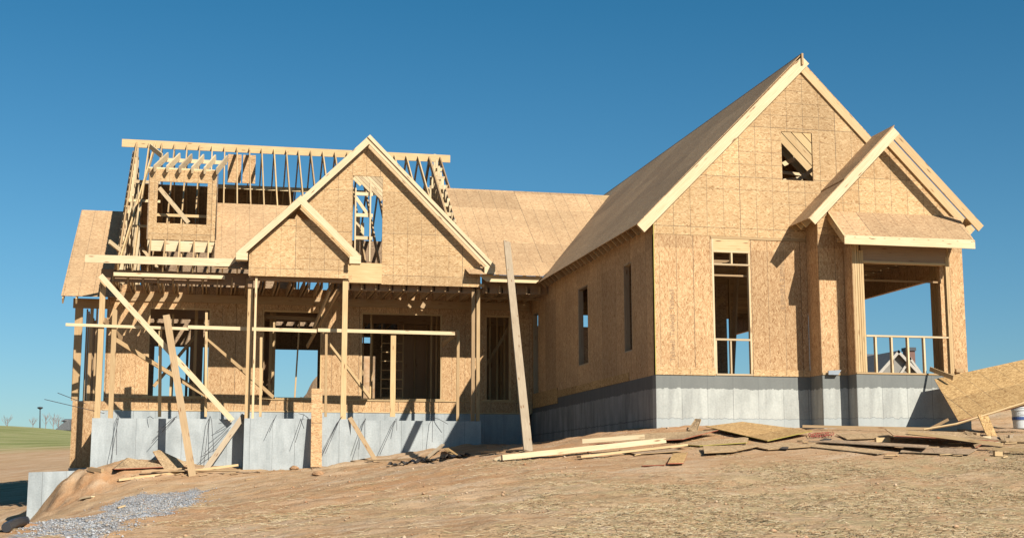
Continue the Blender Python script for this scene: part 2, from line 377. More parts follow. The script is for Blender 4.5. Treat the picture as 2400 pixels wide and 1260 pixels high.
def recenter(o):
    """put a one-mesh thing's origin at its base"""
    me = o.data; c = np.empty(len(me.vertices)*3); me.vertices.foreach_get('co', c); c = c.reshape(-1, 3)
    b = np.array([(c[:, 0].min()+c[:, 0].max())/2, (c[:, 1].min()+c[:, 1].max())/2, c[:, 2].min()])
    me.vertices.foreach_set('co', (c-b).ravel()); o.location = b; me.update(); return o
def one(fn, name, mat, parent=None):
    b = MB(); fn(b); return b.build(name, mat, parent)

# ------------------------------------------------------------------ terrain mesh
def axis(lo, hi, st, far):
    a = list(np.arange(lo, hi, st)); s_ = st; x = hi; b = []
    while x < far: b.append(x); s_ *= 1.13; x += s_
    s_ = st; x = lo-st; c = []
    while x > -far: c.append(x); s_ *= 1.13; x -= s_
    return np.array(c[::-1]+a+b)
XS = axis(-22, 18, .11, 1500); YS = axis(-20, 13, .11, 1500)
GX, GY = np.meshgrid(XS, YS, indexing='ij'); GZ = gz(GX.ravel(), GY.ravel())
gv_ = np.stack([GX.ravel(), GY.ravel(), GZ], 1); nx, ny = GX.shape
idx = np.arange(nx*ny).reshape(nx, ny)
fc = np.stack([idx[:-1, :-1], idx[1:, :-1], idx[1:, 1:], idx[:-1, 1:]], -1).reshape(-1, 4)
gm = bpy.data.meshes.new('ground'); gm.vertices.add(len(gv_)); gm.vertices.foreach_set('co', gv_.ravel())
gm.loops.add(fc.size); gm.loops.foreach_set('vertex_index', fc.ravel())
gm.polygons.add(len(fc)); gm.polygons.foreach_set('loop_start', np.arange(0, fc.size, 4)); gm.polygons.foreach_set('loop_total', np.full(len(fc), 4))
gm.polygons.foreach_set('use_smooth', np.ones(len(fc), bool)); gm.update(calc_edges=True)
def pix(v):
    q = (v-CAM) @ RM.T; z = np.where(q[:, 2] > .5, q[:, 2], 1e9); return q[:, 0]/z*F+1200, q[:, 1]/z*F+630
def inpoly(x, y, poly):
    r = np.zeros(len(x), bool)
    for i in range(len(poly)):
        (x0, y0), (x1, y1) = poly[i], poly[(i+1) % len(poly)]
        if y0 == y1: continue
        r ^= ((y0 > y) != (y1 > y)) & (x < (x1-x0)*(y-y0)/(y1-y0)+x0)
    return r
def gpoly(pp): return [tuple(ground(a, b))[:2] for a, b in pp]
GRAV = gpoly([(20, 1262), (110, 1225), (250, 1180), (330, 1158), (475, 1150), (455, 1185), (370, 1205), (250, 1262)])
X_, Y_ = gv_[:, 0], gv_[:, 1]
def masks(X_, Y_):
    nb = fbm(X_, Y_, .5, 4)
    edge = Y_-(62+12*fbm(X_, Y_, .06, 3))-.15*X_
    grass = np.clip(edge/3, 0, 1)
    straw = np.clip((-(Y_+6.0)+.28*(X_+4)+nb*7)/4.5, 0, 1)*np.clip((X_+8.6+nb*4)/5, 0, 1)
    straw = np.maximum(straw, .25*np.clip(nb*3+.2, 0, 1))
    clay = np.clip(1.15-np.abs(Y_+3.2-.62*(X_+4.5)+nb*5)/4.6, 0, 1)*np.clip((4.5-X_)/4, 0, 1)
    clay = np.maximum(clay, np.clip(1-np.hypot((X_+12.5)/3.2, (Y_-8.2)/1.6), 0, 1))
    return grass, straw, clay
grass_, straw_, clay_ = masks(X_, Y_)
jx = X_+.5*fbm(X_, Y_, 1.8, 3); jy = Y_+.5*fbm(Y_, X_, 1.8, 3)
grav_ = inpoly(jx, jy, GRAV).astype(float)
for nme, arr in (('grass', grass_), ('straw', straw_), ('clay', clay_), ('gravel', grav_)):
    a = gm.attributes.new(nme, 'FLOAT', 'POINT'); a.data.foreach_set('value', arr.astype(np.float32))
gm.materials.append(M['ground'])
go = bpy.data.objects.new('ground', gm); col.objects.link(go); tag(go, kind='structure')

# ------------------------------------------------------------------ THE HOUSE
house = empty('unfinished_house', (-3, 5, -1.2), 'unfinished wood framed house of bare OSB panels, open rafters and raw concrete foundation', 'house')
KEEP = ('window_frame', 'crown', 'trunk', 'roof_sheathing', 'gable_roof', 'dormer')
def part(name, mat, fn, parent=None, label=None):
    b = MB(); fn(b)
    if name not in KEEP and len(b.starts) > 1 and len(set(b.starts)) == len(b.starts):
        st = b.starts+[len(b.f)]; o = None
        for a_, e_ in zip(st[:-1], st[1:]):
            c = MB(); v0 = b.f[a_][0]; v1 = b.f[e_-1][-1]+1
            c.v = b.v[v0:v1]; c.f = [tuple(i-v0 for i in f) for f in b.f[a_:e_]]; c.uv = b.uv[a_:e_]; c.tone = b.tone[a_:e_]; c.mi = b.mi[a_:e_]
            o = c.build(name, mat, parent or house)
            if label: o['label'] = label
        return o
    o = b.build(name, mat, parent or house)
    if label: o['label'] = label
    return o
XV, YV, ZV = (1, 0, 0), (0, 1, 0), (0, 0, 1)
XR, ZR, KR = 3.70, 7.62, 1.03                 # right wing ridge
def zw(x): return ZR-KR*abs(x-XR)
SM, Y0M, Z0M = .75, 9.6, 3.58                  # main roof front slope
YRID = 16.4; ZRID = Z0M+SM*(YRID-Y0M)
def zm(y): return Z0M+SM*(y-Y0M) if y <= YRID else ZRID-SM*(y-YRID)
YW = 12.1                                      # main front wall

def grp(pts): return [(p[0], p[1]) for p in pts]
# --- right wing: foundation
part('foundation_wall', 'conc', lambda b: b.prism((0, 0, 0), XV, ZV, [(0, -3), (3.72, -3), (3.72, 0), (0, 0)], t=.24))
part('foundation_wall', 'conc_damp_shade', lambda b: b.prism((0, YW+.6, 0), (0, -1, 0), ZV, [(0, -3), (YW+.36, -3), (YW+.36, 0), (0, 0)], t=.24))
def bayf(b):
    b.prism((3.716, 0, 0), (0, -1, 0), ZV, [(0.003, -3), (.648, -3), (.648, 0), (0.003, 0)], t=.22)
    b.prism((3.72, -.652, 0), XV, ZV, [(0, -3), (.62, -3), (.62, 0), (0, 0)], t=.2)
    b.prism((4.336, -.655, 0), (0, -1, 0), ZV, [(0, -3), (.425, -3), (.425, 0), (0, 0)], t=.22)
    b.prism((4.34, -1.083, 0), XV, ZV, [(0, -3), (2.4, -3), (2.4, 0), (0, 0)], t=.2)
    b.prism((6.745, -.652, 0), XV, ZV, [(0, -3), (.62, -3), (.62, 0), (0, 0)], t=.2)
    b.box(7.15, 7.37, -.44, 14, -3, -.002)
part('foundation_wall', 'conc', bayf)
# --- right wing lower front wall, window opening
wx0, wx1 = H(1672, 600, 1, 0).x, H(1764, 870, 1, 0).x
wz1 = 3.17
part('front_wall', 'osb_wall', lambda b: b.prism((0, -.005, 0), XV, ZV, [(0, 0), (wx0, 0), (wx0, 3.2), (0, 3.2)], t=.12, uvo=(.28, 0)))
part('front_wall', 'osb_wall', lambda b: b.prism((0, -.005, 0), XV, ZV, [(wx1, 0), (3.72, 0), (3.72, 3.14), (wx1, 3.14)], t=.12, uvo=(.1, 0)))
part('bottom_plate', 'osb_gable', lambda b: (b.box(0, wx0-.02, -.022, -.009, .002, .17), b.box(wx1+.01, 3.715, -.022, -.009, .002, .15)))
part('top_plate', 'lumber', lambda b: b.box(wx0-.06, 3.715, -.02, .1, 3.146, 3.2))
win = part('window_frame', 'lumber_pale', lambda b: (
    b.box(wx0-.045, wx0, -.012, .10, .045, 3.14), b.box(wx1-.035, wx1, -.006, .10, .05, 2.83), b.box(wx0, wx1+.03, -.018, .1, .004, .045),
    b.box(wx0, wx1, -.014, .1, 2.83, 2.87), b.box(wx0, wx1, -.016, .1, 2.53, 2.57), b.box((wx0+wx1)/2-.02, (wx0+wx1)/2+.02, -.01, .1, 2.57, 2.83),
    b.box(wx0, wx1-.035, -.012, .03, .80, .845), b.box(wx0+.36, wx0+.395, .0, .09, .045, .80), b.box(wx0+.0, wx0+.035, -.003, .09, .045, .80)))
part('header', 'lumber', lambda b: b.box(wx0, wx1, -.012, .1, 2.872, 3.143), win)
# --- gable of the right wing
g0 = H(1830, 308, 1, 0); g1 = H(1906, 425, 1, 0)
def gab(b):
    out = [(0, 3.205), (7.40, 3.205), (7.40, zw(7.40)-.03), (XR, ZR-.03), (0, zw(0)-.03)]
    b.prism((0, -.01, 0), XV, ZV, out, [[(g0.x, g1.z), (g1.x, g1.z), (g1.x, g0.z), (g0.x, g0.z)]], t=.05, uvo=(.33, .26))
part('gable_wall', 'osb_gable', gab)
part('side_wall', 'osb_wall', lambda b: b.prism((0, YW+.5, 0), (0, -1, 0), ZV, [(0, 0), (YW+.49, 0), (YW+.49, 3.45), (0, 3.45)],
     [[(YW+.5-y1, z0), (YW+.5-y0, z0), (YW+.5-y0, z1), (YW+.5-y1, z1)] for y0, y1, z0, z1 in ((1.72, 2.36, .69, 2.84), (5.62, 6.62, .70, 2.82), (11.3, 12.0, .13, 2.75))], t=.14, uvo=(.2, 0)), label='shaded side wall with narrow tall openings')
for y0, y1, z0, z1 in ((1.72, 2.36, .69, 2.84), (5.62, 6.62, .70, 2.82), (11.3, 12.0, .13, 2.75)):
    part('window_frame', 'lumber_grey', lambda b: (b.box(.002, .138, y1-.035, y1, z0, z1), b.box(.002, .138, y0, y0+.035, z0, z1), b.box(.004, .136, y0+.035, y1-.035, z0, z0+.035), b.box(.004, .136, y0+.035, y1-.035, z1-.035, z1)))
part('corner_trim', 'yellow', lambda b: b.box(-.012, .004, -.025, -.005, 0, 3.42))
part('rim_board', 'osb_gold', lambda b: (b.box(-.014, -.001, 2.0, 8.9, -.0, .2), b.box(-.022, -.001, 8.9, 12.0, -.16, .28)))
part('right_wall', 'osb_wall', lambda b: b.prism((7.40, .64, 0), (0, 1, 0), ZV, [(0, 2.45), (4.6, 2.45), (4.6, 0), (6.2, 0), (6.2, 2.45), (13.3, 2.45), (13.3, 3.4), (0, 3.4)], t=.12))
part('stud', 'lumber', lambda b: [b.box(7.2, 7.37, y, y+.1, 0, 3.1) for y in (.13, .25, .37, .52)])
# small wall stubs of the bay
part('bay_wall', 'osb_wall', lambda b: b.prism((3.714, -.024, 0), (0, -1, 0), ZV, [(0, 0.003), (.628, 0.003), (.628, 3.6), (0, 3.6)], t=.1, uvo=(.3, 0)))
part('bay_wall', 'osb_wall', lambda b: b.prism((3.711, -.656, 0), XV, ZV, [(0, 0.004), (.62, 0.004), (.62, 3.2), (0, 3.2)], t=.1, uvo=(.4, 0)))
part('bay_wall', 'osb_wall', lambda b: b.prism((4.334, -.674, 0), (0, -1, 0), ZV, [(0, 0.003), (.405, 0.003), (.405, 3.1), (0, 3.1)], t=.1, uvo=(.9, 0)))
part('bay_wall', 'osb_wall', lambda b: b.prism((6.74, -.656, 0), XV, ZV, [(0, 0), (.60, 0), (.60, 3.05), (0, 3.05)], t=.1, uvo=(.55, 0)))
part('bottom_plate', 'lumber', lambda b: (b.box(4.34, 6.74, -1.10, -.9, .002, .04), b.box(3.72, 4.34, -.672, -.658, .002, .05)))
# bay opening framing
bx0, bx1 = 4.60, 6.67
def bayframe(b):
    for x in (4.345, 4.40, 4.455, 4.51, 4.562): b.box(x, x+.045, -1.085, -.97, .045, 2.80 if x > 4.5 else 2.98)
    for x in (6.70, 6.655): b.box(x-.0, x+.042, -1.085, -.97, .045, 2.72 if x < 6.69 else 2.95)
    b.box(bx0+.01, bx1-.02, -1.09, -.96, 2.52, 2.565)
bw = part('window_frame', 'lumber', bayframe)
part('header', 'beam_brown', lambda b: b.box(4.56, 6.70, -1.072, -.98, 2.567, 2.93), bw)
part('railing', 'lumber_pale', lambda b: (b.box(bx0+.02, bx1-.02, -1.075, -.98, .845, .885), [b.box(x, x+.04, -1.07, -.98, .04, .845) for x in (4.83, 5.22, 5.62, 6.02)]))
part('stud', 'lumber_aged', lambda b: b.box(7.25, 7.39, 5.05, 5.22, 0, 2.5))
# --- bay gable
AX = 5.50
def zb(x): return 5.71-1.02*abs(x-AX)
part('gable_wall', 'osb_gable', lambda b: b.prism((0, -.66, 0), XV, ZV, [(3.72, 3.205), (7.36, 3.205), (7.36, zb(7.36)-.22), (AX, zb(AX)-.20), (3.72, zb(3.72)-.22)], t=.04, uvo=(.1, .3)))
def slopebeam(b, x0, x1, zf, y0, y1, h, dz=0, tone=None):
    """board following a gable line in the XZ plane, top edge on the line"""
    p = Vector((x0, (y0+y1)/2, zf(x0)+dz)); q = Vector((x1, (y0+y1)/2, zf(x1)+dz)); d = (q-p).normalized(); nn = Vector((-d.z, 0, d.x));
    if nn.z < 0: nn = -nn
    b.beam(p-nn*(h/2), q-nn*(h/2), abs(y1-y0), h, nn, tone)
part('barge_board', 'lumber_pale', lambda b: slopebeam(b, 3.33, AX, zb, -1.09, -1.05, .20, tone=.7))
part('barge_board', 'lumber', lambda b: slopebeam(b, AX+.022, 7.68, zb, -1.084, -1.046, .19, tone=.3))
part('common_rafter', 'lumber', lambda b: slopebeam(b, AX+.02, 7.68, zb, -.71, -.665, .19, dz=-.02, tone=.5))
part('lookout', 'lumber_aged', lambda b: b.box(7.42, 7.46, -1.05, -.7, zb(7.44)-.2, zb(7.44)-.02))
part('ridge_board', 'lumber', lambda b: b.box(AX-.018, AX+.018, -1.04, 1.9, zb(AX)-.22, zb(AX)-.02))
sb = (AX-3.30); slen = math.hypot(sb, sb*1.02)
def lroof(b):
    uu = Vector((0, -1, 0)); vv = Vector((1, 0, 1.02)).normalized()
    b.prism((3.30, 0, zb(3.30)+.022), uu, vv, [(.0, 0), (1.095, 0), (1.095, slen), (-1.9, slen), (0, .0)], t=.016, uvo=(.3, .3))
part('roof_sheathing', 'osb_roof', lroof)
part('roof_sheathing', 'osb_roof', lambda b: b.prism((3.30, 0, zb(3.30)+.046), (0, -1, 0), Vector((1, 0, 1.02)), [(.0, 1.22), (1.10, 1.30), (1.10, slen+.02), (-1.9, slen), (-.9, 1.2)], t=.018, uvo=(.9, .5)))
for y in (-.62, -.35, -.06): part('rafter_tail', 'lumber', lambda b: slopebeam(b, 3.33, 3.9, zb, y-.02, y+.02, .18))
# skirt roof over the bay opening
s0 = H(1940, 497, 1, -.68); s1 = H(2246, 517, 1, -.68); e0 = H(1977, 547, 1, -1.5); e1 = H(2283, 567, 1, -1.5)
def skirt(b):
    zt = (s0.z+s1.z)/2+.04; ze = (e0.z+e1.z)/2; vv = Vector((0, .82, zt-ze)); L = vv.length
    b.prism((0, -1.5, ze+.012), XV, vv, [(e0.x, -.03), (e1.x, -.03), (s1.x, L+.04), (s0.x, L+.04)], t=.014, uvo=(.2, .1))
part('roof_sheathing', 'osb_roof', skirt)
zef = (e0.z+e1.z)/2
part('fascia_board', 'lumber_pale', lambda b: b.box(e0.x, e1.x, -1.54, -1.502, zef-.20, zef+.0, .8))
part('fascia_board', 'lumber', lambda b: (b.beam((s0.x+.0, -.69, s0.z-.08), (e0.x+.01, -1.5, zef-.09), .04, .16), b.beam((s1.x, -.69, s0.z-.12), (e1.x-.02, -1.5, zef-.09), .04, .16)))
part('rafter_tail', 'lumber_aged', lambda b: [b.beam((x, -.67, s0.z-.12), (x, -1.5, zef-.10), .04, .15) for x in np.arange(4.2, 7.1, .36)])
part('lookout', 'lumber_aged', lambda b: b.box(4.0, 7.1, -1.08, -1.04, 2.98, 3.06))
# --- right wing roof
EX = -.42
def vy(x): return Y0M+(zw(x)-Z0M)/SM
uu = Vector((0, -1, 0)); vv = Vector((1, 0, KR)).normalized(); L = math.hypot(XR-EX, KR*(XR-EX))
part('roof_sheathing', 'osb_roof', lambda b: b.prism((EX, 0, zw(EX)+.018), uu, vv, [(-9.55, 0), (.115, 0), (.115, L), (-21.0, L), (-21.0, L*(3.25-EX)/(XR-EX)), (-14.45, L*(3.25-EX)/(XR-EX)), (-vy(1.6), L*(1.6-EX)/(XR-EX)), (-10.4, L*.2)], t=.016, uvo=(.4, .2)), label='brown panelled left roof slope of the right wing')
part('roof_sheathing', 'osb_roof', lambda b: b.prism((7.85, 3.4, zw(7.85)+.018), (0, 1, 0), Vector((-1, 0, KR)), [(0, 0), (17.6, 0), (17.6, 5.85), (0, 5.85)], t=.016), label='right roof slope of the right wing, panelled towards the rear')
part('barge_board', 'lumber_pale', lambda b: slopebeam(b, EX, XR+.03, zw, -.12, -.085, .24, tone=.75))
part('barge_board', 'lumber', lambda b: slopebeam(b, XR-.02, 7.85, zw, -.055, -.015, .19, dz=-.06, tone=.6))
part('ridge_board', 'lumber_aged', lambda b: b.box(XR-.0, XR+.045, -.16, 21, ZR-.24, ZR+.035))
for i in range(36):
    y = .02+i*.4067
    part('common_rafter', 'lumber', lambda b: slopebeam(b, XR+.045, 7.85, zw, y-.019, y+.019, .20, dz=-.04))
for i in range(24):
    y = .05+i*.4067
    part('common_rafter', 'lumber_aged', lambda b: slopebeam(b, EX+.02, XR, zw, y-.019, y+.019, .24))
part('ceiling_joist', 'lumber_aged', lambda b: [b.box(.15, 7.3, y, y+.04, 2.98, 3.14) for y in np.arange(.7, 14, .4067)])
part('top_plate', 'lumber_aged', lambda b: (b.box(-.0, .14, .13, YW, 3.45, 3.49), b.box(.13, 7.2, .15, .2, 2.3, 2.34)))
part('floor_deck', 'osb_grey', lambda b: (b.box(.145, 7.14, .13, 20.6, -.06, -.004), b.box(3.95, 7.14, -.44, .129, -.06, -.005)))
part('brace', 'lumber_aged', lambda b: (b.beam((2.35, 1.4, 0), (2.9, 2.2, 3.1), .04, .24, (0, -1, 0)), b.beam((1.0, 4.5, .3), (3.4, 4.5, 2.4), .04, .14), b.beam((3.75, 5, 0), (3.75, 5, 3), .04, .09, YV), b.beam((3.1, 6, 0), (3.1, 6, 3), .04, .09, YV)))
part('stud', 'lumber_aged', lambda b: [b.box(x, x+.04, 9.0, 9.09, 0, 3.0) for x in np.arange(.3, 3.1, .4067)], label='dark interior stud wall in the wing')
part('interior_wall', 'osb_grey', lambda b: b.box(.2, 4.05, 6.0, 6.05, 0, 2.97))
part('brace', 'lumber_pale', lambda b: (b.beam(H(1833, 404, 1, 1.6), H(1886, 410, 1, 1.6), .04, .07, tone=.8), b.beam(H(1868, 424, 1, 1.2), H(1906, 396, 1, 1.2), .04, .09, tone=.7), b.beam(H(1834, 386, 1, 3.2), H(1862, 372, 1, 3.2), .04, .12, tone=.9), b.beam(H(1836, 424, 1, 2.4), H(1880, 418, 1, 2.4), .04, .10, tone=.6)), label='pale scrap braces behind the gable opening')
part('attic_partition', 'osb_wall', lambda b: b.prism((0, 7.9, 0), XV, ZV, [(.3, 3.2), (7.1, 3.2), (XR, ZR-.35)], t=.03))
part('attic_floor', 'osb_grey', lambda b: (b.box(.15, 7.1, 3.4, 14, 3.145, 3.16), b.box(4.0, 7.1, -.3, 3.39, 3.145, 3.16)))
part('brace', 'lumber_pale', lambda b: (b.beam((1.6, .9, 3.3), (6.2, 1.0, 5.2), .04, .14), b.beam((2.4, 2.2, 4.2), (5.2, 2.3, 4.2), .04, .14)), label='scrap braces behind the gable opening')
# stamped lettering on the wall panels
def stamp(txt, x, z, size, up, y=-.0075):
    cu = bpy.data.curves.new('printed_text', 'FONT'); cu.body = txt; cu.size = size; cu.extrude = .0004
    tmp = bpy.data.objects.new('tmp', cu); col.objects.link(tmp); bpy.context.view_layer.update()
    me = bpy.data.meshes.new_from_object(tmp.evaluated_get(bpy.context.evaluated_depsgraph_get())); bpy.data.objects.remove(tmp)
    me.materials.clear(); me.materials.append(M['ink'])
    o = bpy.data.objects.new('printed_text', me); col.objects.link(o); o.parent = house
    mt = Matrix.Translation((x, y, z)) @ Matrix.Rotation(math.pi/2 if up else -math.pi/2, 4, 'Y').inverted() @ Matrix.Rotation(math.pi/2, 4, 'X')
    o.matrix_local = Matrix.Translation(-house.location) @ mt
stamp('Tallwall  Tallwall  Tallwall', .46, .30, .16, True)
stamp('Tallwall E Tallwall E', 3.05, 2.8, .16, False)

# --- main front wall
o_ = []
for a, b_, c, d in ((350, 722, 488, 928), (617, 728, 752, 930), (847, 735, 1035, 931), (1138, 738, 1197, 935)):
    p = H(a, b_, 1, YW); q = H(c, d, 1, YW); o_.append((p.x, q.x, .1, 2.69))
XL = -12.75
part('front_wall', 'osb_wall', lambda b: b.prism((0, YW, 0), XV, ZV, [(XL, -.3), (-.01, -.3), (-.01, 3.35), (XL, 3.35)], [[(a, z0), (c, z0), (c, z1), (a, z1)] for a, c, z0, z1 in o_], t=.12, uvo=(.5, .3)), label='long main front wall with four tall openings behind the porch')
for a, c, z0, z1 in o_:
    part('window_frame', 'lumber', lambda b: (b.box(a, a+.04, YW+.002, YW+.118, z0, z1), b.box(c-.04, c, YW+.002, YW+.118, z0, z1), b.box(a+.04, c-.04, YW+.004, YW+.116, z1-.04, z1), b.box(a-.1, c+.1, YW-.03, YW+.1, z0-.045, z0-.001)))
part('sill_plate', 'lumber', lambda b: (b.box(XL, -.05, YW-.03, YW-.002, .02, .05), b.box(XL, -.05, YW-.035, YW-.002, -.335, -.301)))
part('foundation_wall', 'conc_blue', lambda b: b.prism((0, YW-.02, 0), XV, ZV, [(-12.9, -3.4), (-.25, -3.4), (-.25, -.34), (-12.9, -.34)], t=.24, uvo=(.3, 0)))
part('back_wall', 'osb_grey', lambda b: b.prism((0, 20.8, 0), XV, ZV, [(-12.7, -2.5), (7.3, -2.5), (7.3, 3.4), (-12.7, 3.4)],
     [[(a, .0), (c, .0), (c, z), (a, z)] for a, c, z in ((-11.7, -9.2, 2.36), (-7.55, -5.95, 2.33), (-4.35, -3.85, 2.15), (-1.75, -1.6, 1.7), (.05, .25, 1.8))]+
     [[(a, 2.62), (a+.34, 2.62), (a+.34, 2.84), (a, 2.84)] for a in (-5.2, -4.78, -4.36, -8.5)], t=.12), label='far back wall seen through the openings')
part('stud', 'lumber_aged', lambda b: [b.box(x, x+.09, 20.6, 20.69, 0, 2.4) for x in (-11.1, -10.6, -9.95, -9.75)])
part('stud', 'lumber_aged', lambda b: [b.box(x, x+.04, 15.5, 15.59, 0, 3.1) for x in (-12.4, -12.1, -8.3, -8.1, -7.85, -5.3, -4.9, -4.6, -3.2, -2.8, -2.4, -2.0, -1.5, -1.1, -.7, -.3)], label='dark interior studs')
part('interior_wall', 'beam_brown', lambda b: [b.box(a, c, 15.6, 15.63, 0, 3.1) for a, c in ((-10.4, -10.0), (-8.4, -7.75), (-3.75, -2.0), (-1.35, .1))])
part('stud', 'lumber_aged', lambda b: [b.box(-8.75, -8.66, y, y+.04, 0, 3.1) for y in np.arange(12.4, 20, .4067)])
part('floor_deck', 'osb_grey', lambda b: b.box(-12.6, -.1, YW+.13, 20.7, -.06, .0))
part('ceiling_joist', 'lumber_aged', lambda b: [b.box(x, x+.04, 9.9, 20.7, 3.10, 3.33) for x in np.arange(-12.5, -.1, .4067)])
part('attic_floor', 'osb_grey', lambda b: (b.box(-8.4, -.2, 13.2, 20.6, 3.335, 3.35), b.box(-12.4, -10.6, 14.2, 20.6, 3.335, 3.35)))
part('header', 'beam_brown', lambda b: b.box(-12.6, -.1, 15.45, 15.6, 2.75, 3.09))

part('stud', 'lumber', lambda b: [b.beam((H(px, 900, 1, y).x, y, 0), (H(px, 900, 1, y).x+dx, y, z1), w_, .05, YV) for px, y, z1, w_, dx in ((400, 13.0, 2.6, .06, 0), (455, 13.4, 3.0, .09, 0), (478, 13.2, 3.0, .05, 0), (691, 12.9, 2.5, .045, .1), (632, 13.4, 3.0, .09, 0), (640, 14.2, 3.0, .09, 0), (868, 13.2, 3.0, .05, 0), (1148, 13.6, 3.0, .05, 0), (1165, 13.8, 3.0, .05, 0), (1182, 14.0, 3.0, .05, 0), (1010, 13.8, 3.0, .05, 0), (1022, 14.4, 3.0, .05, 0))], label='thin stud standing inside the openings')
part('brace', 'lumber_aged', lambda b: (b.beam(H(1140, 855, 1, 12.9), H(1196, 762, 1, 12.9), .04, .09), b.beam(H(360, 905, 1, 13), H(480, 760, 1, 13.6), .04, .09), b.beam(H(622, 742, 1, 12.7), H(748, 748, 1, 12.7), .04, .12)))
# --- porch
pf = lambda x0, x1, y: (lambda b: b.prism((0, y, 0), XV, ZV, [(x0, -3.6), (x1, -3.6), (x1, -.655), (x0, -.655)], t=.22, uvo=(.1, 0)))
part('porch_wall', 'conc_blue', pf(-12.86, -8.8, 9.85))
part('porch_wall', 'conc_blue', pf(-8.8, -5.88, 9.2))
part('porch_wall', 'conc_blue', pf(-5.88, -2.06, 9.85))
part('porch_wall', 'conc_blue', lambda b: (b.box(-8.795, -8.58, 9.43, 11.95, -3.6, -.66), b.box(-6.1, -5.885, 9.43, 11.95, -3.6, -.66), b.box(-12.855, -12.64, 10.08, 11.95, -3.6, -.66), b.box(-2.28, -2.065, 10.08, 11.95, -3.6, -.66)))
def fascia(x0, x1, y, z0, z1): return lambda b: b.box(x0, x1, y, y+.038, z0, z1, .8)
part('fascia_board', 'lumber_pale', lambda b: b.prism((0, 9.50, 0), XV, ZV, [(-13.21, 3.57), (-9.32, 3.58), (-9.08, 3.80), (-13.21, 3.79)], t=.038, uvo=(0, 0), tone=.7))
part('fascia_board', 'lumber_pale', lambda b: b.prism((0, 9.56, 0), XV, ZV, [(-1.95, 3.38), (-.48, 3.38), (-.27, 3.58), (-2.2, 3.58)], t=.038, tone=.9))
part('porch_beam', 'beam_brown', lambda b: (b.box(-12.80, -8.75, 9.93, 10.05, 3.12, 3.46), b.box(-6.0, -2.05, 10.0, 10.1, 3.08, 3.4), b.box(-8.75, -6.1, 9.34, 9.44, 3.20, 3.5), b.box(-2.0, -.05, 10.0, 10.1, 3.10, 3.62)))
part('porch_beam', 'beam_brown', lambda b: (b.box(-8.8, -8.66, 9.4, 12.0, 3.0, 3.28), b.box(-6.1, -5.98, 9.4, 12.0, 3.0, 3.28)))
part('ledger', 'lumber_aged', lambda b: (b.box(-12.6, -.1, YW-.05, YW-.005, 2.86, 3.1), b.box(-2.0, -.1, 10.5, 10.6, 3.0, 3.04)))
q0 = H(240, 643, 1, 9.72); q1 = H(527, 650, 1, 9.72)
part('bracing_board', 'lumber_pale', lambda b: b.box(q0.x+.3, q1.x, 9.66, 9.755, q1.z-.05, q1.z+.05, .8))
part('porch_joist', 'lumber_aged', lambda b: [b.box(x, x+.04, 10.0, 12.05, 3.115, 3.27) for x in np.arange(-12.4, -.2, .4067)])
def post(x, z1, w_, y=9.95, mat='lumber', d=.09, lean=0):
    part('porch_post', mat, lambda b: b.beam((x, y, -.655), (x+lean, y, z1), w_, d, YV))
pxx = lambda px, y: H(px, 975, 1, y).x
post(pxx(228, 9.95), 3.14, .15, mat='lumber'); post(pxx(259, 9.95), 2.35, .13)
post(pxx(579, 9.5), 3.2, .14, y=9.5); post(pxx(592, 9.28), 3.27, .06, y=9.28, mat='lumber_pale')
post(pxx(804, 9.28), 3.27, .15, y=9.28); post(pxx(1108, 9.95), 3.2, .10, mat='lumber_aged'); post(pxx(1120, 9.93), 3.2, .10)
part('porch_post', 'lumber_aged', lambda b: (b.beam((-6.25, 9.6, 3.0), (-6.95, 11.9, 1.6), .05, .1), b.beam((-6.5, 9.6, 3.0), (-6.9, 10.9, 1.9), .05, .1)))
# big diagonal brace and the smaller ones
part('brace', 'lumber_pale', lambda b: b.beam(H(235, 645, 1, 9.68), H(545, 985, 1, 9.68), .04, .15, (.7, 0, .7)))
part('brace', 'lumber', lambda b: b.beam(H(262, 790, 1, 10.1), H(480, 925, 1, 11.9), .05, .12))
part('brace', 'lumber', lambda b: b.beam(H(482, 790, 1, 10.1), H(640, 930, 1, 11.9), .05, .11))
part('brace', 'lumber', lambda b: b.beam(H(766, 797, 1, 10.1), H(866, 930, 1, 11.9), .05, .11))
part('brace', 'lumber_aged', lambda b: b.beam(H(1072, 778, 1, 9.95), H(1036, 808, 1, 11.2), .05, .12))
part('brace', 'lumber_aged', lambda b: b.beam(H(245, 750, 1, 9.9), H(285, 795, 1, 10.9), .05, .16))
# guard rail along the porch edge: nailed up of loose lumber
rail = empty('guard_rail', H(640, 975, 1, 9.95), 'temporary guard rail of thin lumber nailed along the porch edge', 'guard rail')
for a, b_, c, d, y in ((154, 760, 442, 770, 9.87), (440, 766, 742, 775, 9.86), (745, 773, 1066, 781, 9.86)):
    part('rail', 'lumber_pale', lambda b: b.beam(H(a, b_, 1, y), H(c, d, 1, y), .04, .10 if a != 154 else .08, tone=.8), rail)
for px, ptop, w_ in ((374, 772, .09), (482, 732, .07), (610, 790, .07), (763, 775, .07), (920, 783, .15), (1072, 775, .08)):
    part('post', 'lumber', lambda b: b.beam(H(px, 976 if px != 1072 else 1035, 1, 9.93), H(px+2, ptop, 1, 9.93), w_, .05, YV), rail)
